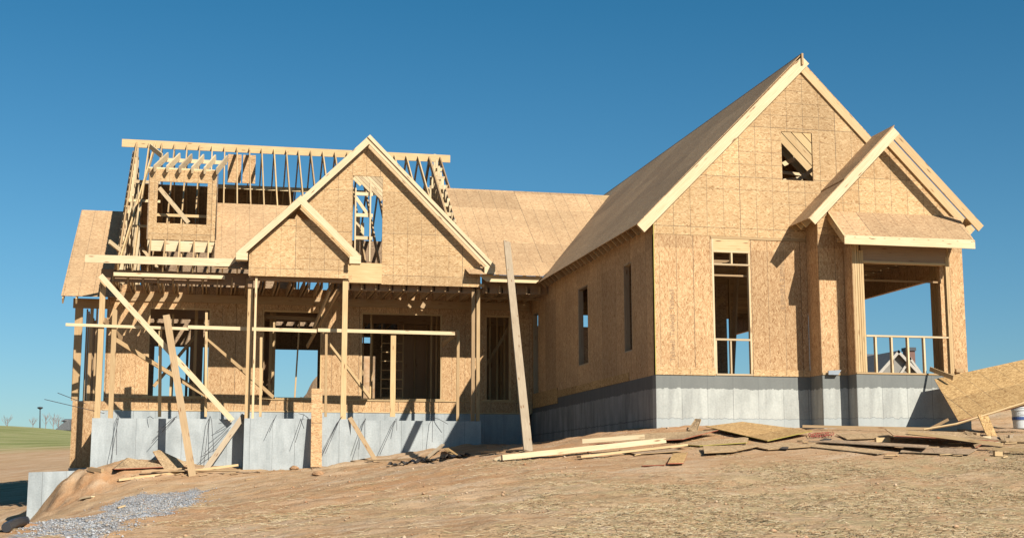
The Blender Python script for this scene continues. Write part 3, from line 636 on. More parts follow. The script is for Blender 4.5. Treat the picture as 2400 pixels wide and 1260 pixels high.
# --- centre gable and portico gable
def gable(apx, apz, k, yf, yw, half, holes, zbot, mat, trunc=None, wallhalf=None, wl=None):
    zf = lambda x: apz-k*abs(x-apx)
    wh = wallhalf
    xl, xr = (wl if wl is not None else apx-wh), apx+wh
    top = [(apx, zf(apx)-.26)] if trunc is None else [(apx+(zf(apx)-.26-trunc)/k, trunc), (apx-(zf(apx)-.26-trunc)/k, trunc)]
    out = [(xl, zbot), (xr+.12, zbot), (xr+.12, zbot+.10), (xr, zbot+.10), (xr, zf(xr)-.26)]+top+[(xl, zf(xl)-.26)]
    part('gable_wall', mat, lambda b: b.prism((0, yw, 0), XV, ZV, out, holes, t=.05, uvo=(.2, .15)))
    part('barge_board', 'lumber_pale', lambda b: slopebeam(b, apx-half, apx, zf, yf-.02, yf+.02, .18, tone=.6))
    part('barge_board', 'lumber_pale', lambda b: slopebeam(b, apx, apx+half, zf, yf-.022, yf+.018, .18, tone=.75))
    return zf
vb0 = H(828, 411, 1, 9.75); vb1 = H(895, 617, 1, 9.75)
zg = gable(-5.46, 7.55, 1.0, 9.50, 9.75, 3.74, [[(vb0.x, vb1.z), (vb1.x, vb1.z), (vb1.x, vb0.z), (vb0.x, vb0.z)]], 3.24, 'osb_gable', wallhalf=3.35, wl=-8.7)
part('header', 'lumber', lambda b: b.box(-6.1, vb1.x, 9.715, 9.748, 3.26, vb1.z-.02))
part('barge_board', 'lumber_pale', lambda b: slopebeam(b, -5.44, -1.72, zg, 9.44, 9.478, .10, dz=.035, tone=.7))
zp = gable(-7.42, 5.56, .965, 8.88, 9.15, 1.72, [], 3.29, 'osb_gable', trunc=4.93, wallhalf=1.38)
for x, y, z in ((-9.0, 8.85, 3.79), (-5.87, 8.85, 3.79), (-1.88, 9.47, 3.72)):
    part('eave_return', 'lumber_pale', lambda b: b.box(x-.16, x+.16, y, y+.3, z-.11, z+.09, .8))
part('roof_sheathing', 'osb_roof', lambda b: (b.prism((-9.14, 9.0, zp(-9.14)+.018), (0, 1, 0), Vector((1, 0, .965)), [(-.14, 0), (-.14, 2.39), (2.7, 2.39), (.6, 0)][::-1], t=-.014)))
part('ridge_board', 'lumber', lambda b: (b.box(-7.44, -7.40, 8.9, 12.2, 5.30, 5.52), b.box(-5.48, -5.44, 9.5, 14.9, 7.28, 7.5)))
def gr(ap, zf, half, ylist):
    for y in ylist:
        part('jack_rafter', 'lumber', lambda b: (slopebeam(b, ap-half, ap-.02, zf, y-.019, y+.019, .16), slopebeam(b, ap+.02, ap+half, zf, y-.019, y+.019, .16)))
gr(-7.42, zp, 1.66, (9.24, 9.6, 10.0))
for i in range(12):
    y = 9.86+.4067*i; h_ = min(3.7, max(.3, 7.5-zm(y)+.0))
    part('jack_rafter', 'lumber_pale', lambda b: (slopebeam(b, -5.46-h_, -5.48, zg, y-.019, y+.019, .16), slopebeam(b, -5.44, -5.46+h_, zg, y-.019, y+.019, .16)))
part('stud', 'lumber_pale', lambda b: [b.box(vb0.x+dx, vb0.x+dx+w_, y, y+.09, z0, z1) for dx, w_, y, z0, z1 in ((.07, .04, 9.82, 3.9, 6.05), (.5, .04, 9.82, 3.9, 6.3), (.26, .14, 11.5, 3.4, 5.6), (.46, .1, 11.8, 3.4, 5.4))])
part('brace', 'lumber_pale', lambda b: [b.box(vb0.x+.07, vb0.x+.6, 9.9, 9.94, z, z+.1) for z in (4.55, 5.22, 5.85)]+[b.beam((vb0.x+.1, 9.95, 5.8), (vb0.x+.5, 9.95, 5.25), .04, .09)])

# --- main roof, framed
XA, XB = -12.35, -2.62
def fr(x, b, y0=9.52, y1=YRID-.02, w_=.038, h=.19, dz=0, x2=None):
    x2 = x if x2 is None else x2
    nn = Vector((0, -SM, 1)).normalized(); p = Vector((x, y0, zm(y0)+dz)); q = Vector((x2, y1, zm(y1)+dz)); b.beam(p-nn*h/2, q-nn*h/2, w_, h, nn)
def br(x, b, y0=YRID+.02, y1=22.6, h=.19):
    nn = Vector((0, SM, 1)).normalized(); p = Vector((x, y0, zm(y0))); q = Vector((x, y1, zm(y1))); b.beam(p-nn*h/2, q-nn*h/2, .038, h, nn)
part('ridge_board', 'lumber', lambda b: b.box(H(286, 330, 1, YRID).x, H(1055, 370, 1, YRID).x, YRID-.02, YRID+.02, ZRID-.2, ZRID+.06, .8), label='long ridge board of the open roof')
for i in range(24):
    x = XA+i*.4067+.4
    if x > XB+.05: break
    dorm = -11.7 < x < -9.7
    part('rafter', 'lumber', lambda b: fr(x, b, y0=9.9 if x > -8.8 else 9.56))
    part('rafter', 'lumber', lambda b: br(x, b))
for x in (XA, XB, XB+.38): part('rafter', 'lumber_aged', lambda b: fr(x, b, y0=9.9 if x > -5 else 9.56)); part('rafter', 'lumber_aged', lambda b: br(x, b))
part('rafter', 'lumber', lambda b: fr(-12.33, b, x2=-11.75, dz=.03), label='slanting doubled rafter at the left end')
part('end_sheathing', 'osb_wall', lambda b: (b.prism((XA-.10, 0, 0), (0, 1, 0), ZV, [(9.7, 3.3), (22.4, 3.3), (YRID, ZRID-.3)], t=.015), b.prism((XB+.28, 0, 0), (0, 1, 0), ZV, [(10.2, 3.6), (22.4, 3.6), (YRID, ZRID-.75)], t=.015)))
# gable end studs
for X in (XA, XB+.2):
    for i in range(27):
        y = 9.9+i*.4067
        zt = zm(y)-(.12 if X < -5 else -.08)
        if zt < 3.75: continue
        part('gable_stud', 'lumber_pale', lambda b: b.beam((X, y, 3.36 if X < -5 else max(3.36, zt-1.6)), (X, y, zt), .14 if X < -5 else .09, .04, YV))
part('blocking', 'lumber_pale', lambda b: [b.beam((XB, y, zm(y)-.1), (XB+.38, y, zm(y)-.1), .04, .12) for y in np.arange(10.2, 16.2, .55)])
part('purlin', 'lumber_pale', lambda b: (b.box(-9.7, -2.7, 17.6, 17.7, zm(17.7)-.22, zm(17.7)-.08, .9), b.box(XA+.05, -11.5, 15.0, 15.04, 7.0, 7.1), b.box(XA, -11.4, 13.0, 13.04, 6.0, 6.08), b.box(XA, -9.9, 12.3, 12.34, 5.1, 5.17)))
part('roof_sheathing', 'osb_roof', lambda b: b.prism((0, 23.0, zm(23.0)+.02), (-1, 0, 0), Vector((0, -1, SM)), [(7.1, 0), (12.3, 0), (12.3, 6.4), (7.1, 6.4)], t=.016), label='rear roof sheathing seen from beneath')
part('interior_wall', 'osb_wall', lambda b: (b.box(-9.39, -8.95, 16.45, 16.47, 7.45, 8.42), b.box(-8.9, -8.48, 16.45, 16.47, 7.45, 8.42)))
part('interior_wall', 'osb_grey', lambda b: (b.box(-11.3, -7.0, 17.0, 17.04, 3.36, 5.4), b.box(-6.1, -2.8, 15.0, 15.04, 3.36, 5.4)))
part('brace', 'lumber_pale', lambda b: (b.beam(H(352, 343, 1, 16.0), H(380, 366, 1, 15), .04, .16), b.beam((-12.25, 10.4, 4.0), (-12.6, 9.7, 4.2), .05, .12), b.beam((-11.9, 13, 4.6), (-10.9, 13.2, 3.4), .04, .09), b.beam((XA+.1, 14, 3.4), (XA+.2, 12, 6.0), .04, .1)))
# sheathed part of the main front slope
vs = Vector((0, 1, SM)); nl = math.sqrt(1+SM*SM)
def ms(px, py):
    p = HP(px, py, (0, Y0M, Z0M+.02), (0, -SM, 1)); return (p.x, (p.y-9.5)*nl)
def msheath(b):
    pl_ = [ms(503, 604), ms(505, 475), ms(690, 480)]; x0 = pl_[0][0]
    b.prism((0, 9.5, zm(9.5)+.02), XV, vs, [(x0, 0), (-7.0, 0), (-7.0, pl_[1][1]), (x0, pl_[1][1])], t=.016, uvo=(.2, .1))
part('roof_sheathing', 'osb_roof', msheath)
lt = ms(1240, 449)[1]
def lsheath(b):
    xr = lambda s_: (Z0M+SM*(9.5+s_/nl-Y0M)-ZR)/KR+XR
    ec = ms(1392, 461)[0]
    s1_ = 1.0
    b.prism((0, 9.5, zm(9.5)+.02), XV, vs, [(-2.4, s1_), (xr(s1_), s1_), (min(ec+.4, xr(lt-.5)), lt-.5), (ec, lt), (-2.4, lt)], t=.016, uvo=(.1, .25))
    b.prism((0, 9.5+s1_/nl, zm(9.5+s1_/nl)+.02), XV, Vector((0, 1, .62)), [(-2.5, -1.03), (-.30, -1.03), (xr(s1_)+.1, 0), (-2.7, 0)], t=.016, uvo=(.4, .3))
part('roof_sheathing', 'osb_roof', lsheath, label='lower roof slope between centre gable and right wing')
yr2 = 9.5+lt/nl
part('ridge_board', 'lumber', lambda b: b.box(-2.3, 3.6, yr2+.0, yr2+.04, zm(yr2)-.25, zm(yr2)+.01))
part('valley_board', 'lumber_pale', lambda b: b.box(2.6, 3.5, yr2+.05, yr2+.2, zm(yr2)-.3, zm(yr2)-.25))
part('rafter_tail', 'lumber_aged', lambda b: [fr(x, b, 9.6, 11.5, h=.16) for x in np.arange(-2.0, -.2, .4067)])
part('common_rafter', 'lumber_aged', lambda b: [fr(x, b, 10.5, yr2-.02, h=.16) for x in np.arange(-2.2, 2.4, .4067)])
# --- dormer
YD = 10.85
dx0, dx1 = H(346, 560, 1, YD).x, H(503, 560, 1, YD).x
dz0, dz1 = H(345, 560, 1, YD).z, H(352, 395, 1, YD).z
w0 = H(367, 522, 1, YD); w1 = H(487, 430, 1, YD)
dor = part('dormer', 'osb_gable', lambda b: b.prism((0, YD, 0), XV, ZV, [(dx0, dz0), (dx1, dz0), (dx1+.02, dz1), (dx0, dz1)], [[(w0.x, w0.z), (w1.x, w0.z), (w1.x, w1.z), (w0.x, w1.z)]], t=.03, uvo=(.1, .2)), label='OSB faced dormer front with a square opening')
part('cheek_wall', 'osb_grey', lambda b: (b.prism((dx1+.05, YD, 0), (0, 1, 0), ZV, [(0, dz0-.1), (2.75, dz1), (0, dz1)], t=.02), b.box(dx0-.03, dx0-.005, YD, YD+.1, dz0, dz1)), dor)
part('header', 'lumber_pale', lambda b: b.box(dx0, dx1, YD-.03, YD-.002, dz0-.34, dz0-.03, .6), dor)
part('rafter_tail', 'lumber_pale', lambda b: [b.beam((x, YD-.22, dz1-.04), (x+.30, YD+1.7, dz1+.80), .045, .19) for x in np.linspace(dx0+.12, dx1, 6)], dor)
part('top_plate', 'lumber_pale', lambda b: (b.box(dx0-.05, dx1, YD+.0, YD+.1, dz1+.002, dz1+.05), b.box(dx0+.2, dx1+.3, YD+1.6, YD+1.64, dz1+.58, dz1+.7)), dor)
part('stud', 'lumber', lambda b: [b.box(x, x+.04, YD+.03, YD+.1, 3.9, dz0) for x in np.linspace(dx0+.05, dx1-.05, 5)], dor)
part('stud', 'lumber_aged', lambda b: [b.box(x, x+.04, YD+1.2, YD+1.3, 3.36, 5.4) for x in np.linspace(dx0+.1, dx1-.1, 5)], dor)
part('brace', 'lumber_pale', lambda b: b.beam(H(373, 440, 1, YD+.08), H(442, 522, 1, YD+.08), .04, .12, (.7, 0, .7)), dor)
part('collar_beam', 'lumber', lambda b: b.box(dx0, dx1, YD+.5, YD+.54, 5.28, 5.36), dor)
part('dormer_deck', 'lumber', lambda b: [b.box(dx0+.1, dx1-.1, y, y+.14, dz1-.06+(y-YD)*.27, dz1-.04+(y-YD)*.27) for y in (YD+.9, YD+1.3, YD+1.7)], dor)

# --- left wing, set back
YL = 12.1
lr = lambda px, py: HP(px, py, (0, 11.5, 2.93), (0, -SM, 1))
a0, a1, a2 = lr(143, 692), lr(245, 694), lr(201, 492)
LL = (a2.y-a0.y)*nl
part('roof_sheathing', 'osb_roof', lambda b: b.prism((0, a0.y, a0.z), XV, vs, [(a0.x, 0), (XA-.02, 0), (XA-.02, LL), (a0.x+.05, LL)], t=.016, uvo=(.1, .1)), label='low roof slope of the left side wing')
part('rafter_tail', 'lumber', lambda b: [b.beam((x, a0.y+.02, a0.z-.15), (x, a0.y+1.4, a0.z-.15+1.4*SM), .04, .17) for x in (a0.x+.05, a0.x+.42, -12.9)])
xw0, xw1 = H(163, 1090, 1, YL).x, H(218, 1090, 1, YL).x
part('porch_beam', 'lumber_aged', lambda b: b.box(H(172, 700, 1, YL).x, -12.75, YL, YL+.1, 2.62, 2.90))
part('stud', 'lumber_aged', lambda b: [b.box(H(p, 900, 1, YL).x, H(p, 900, 1, YL).x+w_, YL+.01, YL+.1, -.06, 2.62) for p, w_ in ((168, .22), (204, .09), (218, .05))])
part('stud', 'lumber_aged', lambda b: [b.box(-13.4, -13.36, y, y+.09, -.06, 2.7) for y in np.arange(13, 20, .6)])
part('side_wall', 'osb_wall', lambda b: b.prism((0, YL-.01, 0), XV, ZV, [(xw0, -1.98), (-12.7, -1.98), (-12.7, -.07), (xw0, -.07)], t=.1, uvo=(.4, .0)), label='lower OSB wall of the left side wing striped by shadows')
part('side_wall', 'osb_wall', lambda b: b.prism((xw0, 20, 0), (0, -1, 0), ZV, [(0, -1.98), (7.9, -1.98), (7.9, -.07), (0, -.07)], t=.1))
part('foundation_wall', 'conc_blue', lambda b: b.box(xw0-.02, -12.7, YL-.04, YL+.2, -3.6, -1.985))
# --- reinforcing bars hanging out of the porch wall
def bar(pts, y=9.8, dy=-.12):
    P3 = [H(px, py, 1, y+(dy*k if k else .05)) for k, (px, py) in enumerate(pts)]
    part('rebar', 'rebar', lambda b: b.tube(P3, .0075, 5))
for pts, y in (([(280, 972), (278, 978), (257, 1092)], 9.8), ([(276, 972), (274, 980), (273, 1065)], 9.8), ([(345, 978), (352, 975), (360, 980)], 9.8), ([(415, 975), (405, 980), (368, 1012)], 9.8),
               ([(415, 975), (408, 980), (355, 1038)], 9.8), ([(492, 975), (489, 985), (477, 1098)], 9.8), ([(493, 975), (496, 985), (501, 1058)], 9.8), ([(548, 982), (535, 987), (512, 992)], 9.7),
               ([(545, 985), (535, 992), (505, 1012)], 9.7), ([(540, 1000), (520, 1020), (478, 1062)], 9.7), ([(536, 1035), (500, 1055), (470, 1070)], 9.7),
               ([(648, 972), (644, 980), (631, 1012)], 9.15), ([(722, 978), (712, 971), (692, 1036)], 9.15), ([(700, 968), (713, 971), (726, 983)], 9.15), ([(802, 975), (797, 980), (754, 1065)], 9.15), ([(800, 978), (795, 985), (762, 1062)], 9.15),
               ([(857, 980), (854, 985), (825, 1078)], 9.8), ([(857, 980), (855, 988), (855, 1032)], 9.8), ([(928, 980), (925, 986), (890, 1065)], 9.8), ([(930, 980), (930, 986), (930, 1008)], 9.8), ([(1015, 978), (1014, 983), (1013, 1035)], 9.8), ([(1012, 976), (1030, 982), (1050, 993)], 9.8)):
    bar(pts, y)
for a, b_, c, d in ((104, 935, 245, 968), (135, 920, 200, 945)):
    part('rebar', 'rebar', lambda b: b.tube([H(a, b_, 1, 9.6), H(c, d, 1, 10.1)], .009, 5))

# ------------------------------------------------------------------ other things
def thing(name, mat, fn, label, cat, group=None):
    o = one(fn, name, mat); recenter(o); return tag(o, label, cat, group)
# retaining wall
r0, r1 = H(67, 1107, 1, 9.45), H(240, 1092, 1, 9.45)
thing('retaining_wall', 'conc_blue', lambda b: b.prism((0, 9.45, 0), XV, ZV, [(r0.x, -4.6), (r1.x, -4.6), (r1.x, -2.05), (r0.x, -2.12)], t=.22), 'low grey concrete retaining wall at the left end half buried in clay', 'wall')
# leaning boards
def lean(name, mat, p, q, w_, th, label, cat='plank', up=(0, -1, 0), g='boards leaning on the house'):
    return thing(name, mat, lambda b: b.beam(p, q, w_, th, up, .6), label, cat, g)
gnd = lambda px, py: ground(px, py)
p = gnd(1238, 1057); lean('plank', 'lumber_grey', p, H(1188, 566, 1, 9.25), .20, .04, 'tall weathered plank leaning against the roof edge beside the right wing')
p = H(452, 1120, 1, 8.0); lean('plank', 'lumber_aged', p, H(390, 738, 1, 9.75), .19, .04, 'wide long plank leaning against the guard rail at the left')
lean('plank', 'lumber_grey', H(481, 1100, 1, 8.9), H(572, 972, 1, 9.75), .15, .04, 'short grey plank slanting in the corner beside the portico wall')
lean('plank', 'lumber_aged', H(882, 1081, 1, 8.5), H(820, 978, 1, 9.2), .12, .03, 'thin plank sloping off the right corner of the portico wall')
lean('osb_strip', 'osb_wall', H(741, 1094, 1, 8.75), H(743, 910, 1, 9.1), .30, .02, 'upright OSB strip propped against the portico foundation')
thing('plank', 'lumber_aged', lambda b: b.beam(gnd(1249, 1046), gnd(1279, 1031)+Vector((0, 0, .1)), .1, .04), 'short board lying in shade behind the tall plank', 'plank')
# ladder inside
lad = empty('ladder', (-4.3, 14.6, 0), 'dark wooden ladder leaning inside the wide central opening', 'ladder')
for x in (-4.45, -3.75): part('ladder_rail', 'lumber', lambda b: b.beam((x, 14.2, 0), (x+.15, 15.3, 2.7), .04, .09), lad)
for k in range(8): part('rung', 'lumber', lambda b: b.beam((-4.45+.15*k/9, 14.22+k*.12, .25+k*.3), (-3.75+.15*k/9, 14.22+k*.12, .25+k*.3), .05, .03), lad)

def slab(pp, lifts, th=.012):
    def f(b):
        q = [gnd(*p)+Vector((0, 0, l)) for p, l in zip(pp, lifts)]
        cx = q[0]; e = (q[1]-q[0]).normalized()
        n_ = (q[1]-q[0]).cross(q[-1]-q[0]).normalized()
        if n_.z < 0: q = q[::-1]; n_ = -n_
        f_ = n_.cross(e); uv = [((x-cx).dot(e)+.3, (x-cx).dot(f_)+.2) for x in q]
        lo = [x-n_*th for x in q]
        b.face(q, uv); b.face(lo[::-1], uv[::-1]); b.cur = 1
        for i in range(len(q)):
            j = (i+1) % len(q); b.face([q[i], lo[i], lo[j], q[j]], [(0, 0), (0, .02), (1, .02), (1, 0)])
        b.cur = 0
    return f
def sheet(pp, lifts, label, mat='osb_scrap', edge='lumber_aged', th=.014, cat='wood sheet', name='osb_sheet'):
    o = one(slab(pp, lifts, th), name, (mat, edge)); recenter(o); tag(o, label, cat, 'scrap sheets on the ground')
sheet([(1654, 1009), (1740, 1001), (1904, 1022), (1799, 1039)], [.10, .12, .12, .06], 'large golden OSB sheet lying flat before the right wing window', 'osb_gold', 'yellow')
sheet([(1380, 1046), (1450, 1027), (1684, 1022), (1600, 1040)], [.06, .08, .14, .10], 'grey OSB sheet with red edges left of the golden sheet', 'osb_scrap', 'pinkedge')
sheet([(1597, 1046), (1620, 1040), (1755, 1029), (1752, 1042), (1640, 1049)], [.05, .05, .05, .05, .05], 'sheet with a yellow edge in front of the golden sheet', 'osb_scrap', 'yellow')
sheet([(1648, 1056), (1782, 1053), (1718, 1066), (1651, 1071)], [.10, .08, .07, .08], 'pointed OSB offcut lying in front of the golden sheet')
sheet([(1578, 1072), (1613, 1071), (1602, 1091), (1565, 1093)], [.08, .09, .05, .06], 'nearly square brown offcut nearest to the camera', 'osb_gold', 'pinkedge')
sheet([(1517, 1081), (1566, 1081), (1558, 1093), (1505, 1094)], [.03]*4, 'reddish sheet lying flat beside the square brown offcut', 'osb_scrap', 'pinkedge')
sheet([(1612, 1014), (1630, 1004), (1644, 1005), (1634, 1018)], [.06, .22, .22, .06], 'small pale offcut tipped up near the foundation wall', 'osb_scrap', 'lumber')
sheet([(2075, 1029), (2120, 1024), (2260, 1030), (2341, 1050), (2096, 1049)], [.22, .15, .15, .15, .24], 'big bare OSB sheet bent up over dark ground at the far right', 'osb_scrap', 'pinkedge')
sheet([(1893, 1039), (1960, 1037), (2178, 1058), (2170, 1068)], [.05, .06, .12, .16], 'long narrow grey sheet with a dark shaded front edge', 'osb_grey', 'lumber_grey')
sheet([(1857, 1047), (1900, 1044), (2080, 1064), (2056, 1069)], [.05, .05, .05, .05], 'long narrow sheet lying furthest forward of the right heap', 'osb_scrap', 'lumber_grey')
sheet([(2262, 1032), (2280, 1036), (2300, 1050), (2286, 1052)], [.2, .2, .08, .03], 'small reddish offcut under the lumber at far right', 'osb_scrap', 'pinkedge')
sheet([(163, 1097), (300, 1086), (400, 1102), (267, 1114)], [.14, .16, .10, .18], 'OSB sheet with red edge lying across the clay bank at left', 'osb_scrap', 'pinkedge', .02)
sheet([(357, 1084), (372, 1080), (443, 1098), (415, 1106), (385, 1106)], [.30, .30, .12, .05, .05], 'crumpled OSB piece propped up behind the leaning plank', 'osb_scrap', 'pinkedge')
sheet([(1040, 1059), (1050, 1057), (1076, 1070), (1062, 1073)], [.10, .10, .06, .06], 'little OSB offcut by the dark plastic near the porch', 'osb_gold', 'lumber')
def lum(a, b_, w_, h, lift, label, mat='lumber_pale', cat='board', name='lumber_board', l2=None):
    thing(name, mat, lambda b: b.beam(gnd(*a)+Vector((0, 0, lift+h/2)), gnd(*b_)+Vector((0, 0, (lift if l2 is None else l2)+h/2)), w_, h, tone=.7), label, cat, 'loose lumber on the ground')
lum((1176, 1081), (1559, 1049), .09, .10, .02, 'longest pale two by four lying left of the sheets', l2=.1)
lum((1365, 1053), (1511, 1044), .09, .09, .12, 'shorter pale two by four lying on the red edged sheet', l2=.14)
lum((1357, 1078), (1607, 1052), .14, .04, .04, 'thin board in front of the longest pale two by four', 'lumber', l2=.06)
lum((1881, 1006), (2178, 1012), .04, .06, .04, 'long thin lath lying along the foot of the bay foundation', 'lumber_aged')
lum((2131, 1045), (2350, 1060), .09, .06, .24, 'long pale board on top of the right heap', 'lumber', l2=.12)
lum((2330, 1062), (2470, 1068), .09, .05, .06, 'pale board running out of frame at the right', 'lumber')
lum((2268, 1040), (2362, 1050), .12, .03, .12, 'thin board crossing the red offcut at far right', 'lumber_aged')
lum((2052, 1038), (2085, 1038), .09, .09, .02, 'stubby block beside the bent up sheet', 'lumber')
lum((2061, 1046), (2098, 1047), .09, .05, .01, 'stubby block under the bent up sheet', 'lumber_aged')
lum((2302, 1032), (2321, 1032), .12, .09, 0, 'small white ended block in front of the propped sheet', 'lumber_pale', 'block', 'wood_block')
lum((2330, 1069), (2348, 1069), .12, .09, 0, 'small block lying before the long pale board', 'lumber', 'block', 'wood_block')
lum((2365, 1029), (2373, 1029), .09, .09, 0, 'tiny grey block near the white pail', 'lumber_grey', 'block', 'wood_block')
lum((2262, 1016), (2294, 1021), .10, .06, 0, 'brown block in the shade before the small prop', 'lumber_aged', 'block', 'wood_block')
lum((2150, 1005), (2195, 1003), .05, .05, .03, 'short sunlit stick at the foot of the bay foundation', 'lumber_pale')
lum((2075, 1030), (2102, 1008), .20, .02, .02, 'dark flat offcut between lath and bent sheet', 'lumber_aged')
lum((277, 1131), (557, 1102), .09, .06, .03, 'long pale board on the clay in front of the leaning plank', 'lumber', l2=.12)
lum((330, 1114), (450, 1104), .10, .04, .08, 'brown board lying behind the long pale board at left', 'lumber_aged')
lum((357, 1110), (612, 1108), .12, .03, .06, 'flat reddish board running up to the portico wall', 'lumber_aged')
lum((440, 1110), (560, 1106), .08, .04, .03, 'short board under the long pale board', 'lumber')
lum((1000, 1076), (1038, 1056), .09, .04, .02, 'short grey board tilted near the dark plastic', 'lumber_grey', l2=.15)
lum((855, 1082), (965, 1078), .06, .03, .02, 'thin dark stick at the foot of the portico corner', 'lumber_aged')
lum((1130, 1063), (1230, 1058), .08, .03, .02, 'thin dark stick left of the tall plank foot', 'lumber_aged')
lum((1165, 1079), (1178, 1074), .1, .05, 0, 'white scrap at the tip of the longest two by four', 'lumber_pale', 'scrap', 'wood_scrap')
lum((190, 1173), (218, 1166), .12, .03, .01, 'pale scrap on the clay above the gravel', 'lumber_pale', 'scrap', 'wood_scrap')
lum((275, 1193), (292, 1188), .12, .03, .02, 'tan scrap lying in the gravel patch', 'lumber', 'scrap', 'wood_scrap')
lum((208, 1104), (240, 1110), .1, .1, 0, 'dark block holding up the sheet on the clay bank', 'lumber_aged', 'block', 'wood_block')
sheet([(1960, 1022), (2070, 1020), (2100, 1030), (1985, 1034)], [.05]*4, 'flat grey sheet between the red cord and the bent up sheet', 'osb_scrap', 'lumber_aged')
sheet([(1740, 1046), (1850, 1040), (1905, 1050), (1800, 1057)], [.04]*4, 'flat sheet right behind the small black scrap', 'osb_scrap', 'lumber_aged')
sheet([(2120, 1052), (2290, 1058), (2270, 1070), (2110, 1064)], [.05]*4, 'flat sheet before the dark gap of the right heap', 'osb_grey', 'lumber_grey')
sheet([(2340, 1024), (2420, 1026), (2440, 1040), (2350, 1038)], [.04]*4, 'flat sheet on the dirt below the white pail', 'osb_scrap', 'lumber_aged')
sheet([(1450, 1058), (1560, 1052), (1600, 1060), (1490, 1068)], [.04]*4, 'flat sheet under the thin board at centre', 'osb_grey', 'lumber_aged')
rq = random.Random(21)
for i in range(26):
    px_, py_ = rq.uniform(1420, 2390), rq.uniform(1032, 1078); a_ = rq.uniform(-14, 14); l_ = rq.uniform(8, 34)
    mt = rq.choice(['lumber', 'lumber_aged', 'lumber_grey', 'osb_scrap'])
    thing('wood_scrap', mt, lambda b: b.beam(gnd(px_, py_)+Vector((0, 0, .02)), gnd(px_+l_, py_+a_*.12)+Vector((0, 0, .03)), rq.uniform(.03, .10), .018, tone=rq.random()), 'small splintered wood scrap lying among the boards and sheets on the dirt', 'scrap', 'small wood scraps scattered on the dirt')
for i in range(10):
    px_, py_ = rq.uniform(300, 640), rq.uniform(1100, 1128); l_ = rq.uniform(8, 30)
    thing('wood_scrap', 'lumber_aged', lambda b: b.beam(gnd(px_, py_)+Vector((0, 0, .02)), gnd(px_+l_, py_-3)+Vector((0, 0, .03)), rq.uniform(.03, .08), .018, tone=rq.random()), 'small splintered wood scrap lying on the clay before the left porch wall', 'scrap', 'small wood scraps on the clay')
# flat ground bits
sheet([(1921, 1036), (1934, 1032), (1950, 1033), (1942, 1038)], [.05]*4, 'small black flat piece beside the red cord', 'black', 'black', name='plastic_scrap', cat='scrap')
sheet([(1827, 1056), (1836, 1050), (1850, 1051), (1846, 1057)], [.05]*4, 'small black scrap in front of the golden sheet', 'black', 'black', name='plastic_scrap', cat='scrap')
def plast(b):
    r_ = random.Random(5); prev = None
    for i in range(40):
        t_ = i/39; px = 913+(1100-913)*t_; py = 1092-24*t_+r_.uniform(-1.5, 1.5); q = gnd(px, py); wv_ = r_.uniform(.03, .17)
        cur = (q+Vector((.05, -wv_, r_.uniform(.01, .05))), q+Vector((0, 0, r_.uniform(.03, .12))), q+Vector((-.05, wv_, r_.uniform(.01, .05))))
        if prev:
            b.face([prev[0], cur[0], cur[1], prev[1]], [(0, 0)]*4); b.face([prev[1], cur[1], cur[2], prev[2]], [(0, 0)]*4)
        prev = cur
thing('plastic_sheeting', 'black', plast, 'crumpled strip of black plastic sheeting lying on the dirt before the porch', 'plastic sheet')
def cord(b):
    r_ = random.Random(2); pts = []
    for i in range(60):
        t_ = i/59; px = 1898+50*t_+8*math.sin(i*.9); py = 1025-4*t_+4*math.cos(i*.9)
        pts.append(gnd(px, py)+Vector((0, 0, .03+.03*r_.random())))
    b.tube(pts, .007, 5)
thing('extension_cord', 'red', cord, 'tangled red cord lying on the dirt beside the golden sheet', 'cord')
# big propped OSB sheet at the right
big = empty('propped_sheet', H(2300, 1018, 1, -3.0), 'big golden OSB sheet propped up on edge at the right frame edge', 'wood sheet')
A_, B_, C_, D_ = H(2190, 888, 1, -1.42), H(2246, 985, 1, -3.1), H(2500, 907, 1, -3.2), H(2500, 820, 1, -1.6)
def bigs(b):
    e = (D_-A_).normalized(); n_ = (D_-A_).cross(B_-A_).normalized()
    if n_.y > 0: n_ = -n_
    dn_ = (B_-A_); f_ = (dn_-e*dn_.dot(e)).normalized(); w2 = e.cross(n_)
    q = [B_, B_+e*2.5+Vector((0, 0, 0)), A_+e*2.6, A_]
    uv = [((x-A_).dot(e)+.2, (x-A_).dot(f_)+.2) for x in q]; lo = [x-n_*.014 for x in q]
    b.face(q, uv); b.face(lo[::-1], uv[::-1]); b.cur = 1
    for i in range(4): j = (i+1) % 4; b.face([q[i], lo[i], lo[j], q[j]], [(0, 0)]*4)
    b.cur = 0
o = one(bigs, 'osb_panel', ('osb_gold', 'pinkedge'), big)
o = part('prop', 'osb_gold', lambda b: b.beam(H(2325, 1022, 1, -3.6), H(2303, 972, 1, -3.2), .24, .02, (0, -1, .3)), big)
part('batten', 'lumber', lambda b: b.tube([H(2165, 1006, 1, -3.1), H(2240, 993, 1, -3.2), H(2330, 966, 1, -3.24), H(2420, 937, 1, -3.26)], .022, 4), big)
part('batten', 'lumber_aged', lambda b: b.beam(H(2180, 1004, 1, -2.6), H(2223, 982, 1, -2.75), .03, .06), big)
thing('plank', 'lumber', lambda b: b.beam(H(2180, 864, 1, -1.15), H(2235, 885, 1, -1.9), .03, .10), 'short board sticking out over the bay foundation above the propped sheet', 'plank')
thing('plank', 'lumber_aged', lambda b: b.beam(H(2257, 868, 1, -.75), H(2240, 868, 1, -.75), .06, .08), 'tiny block at the right foot of the bay wall', 'block')
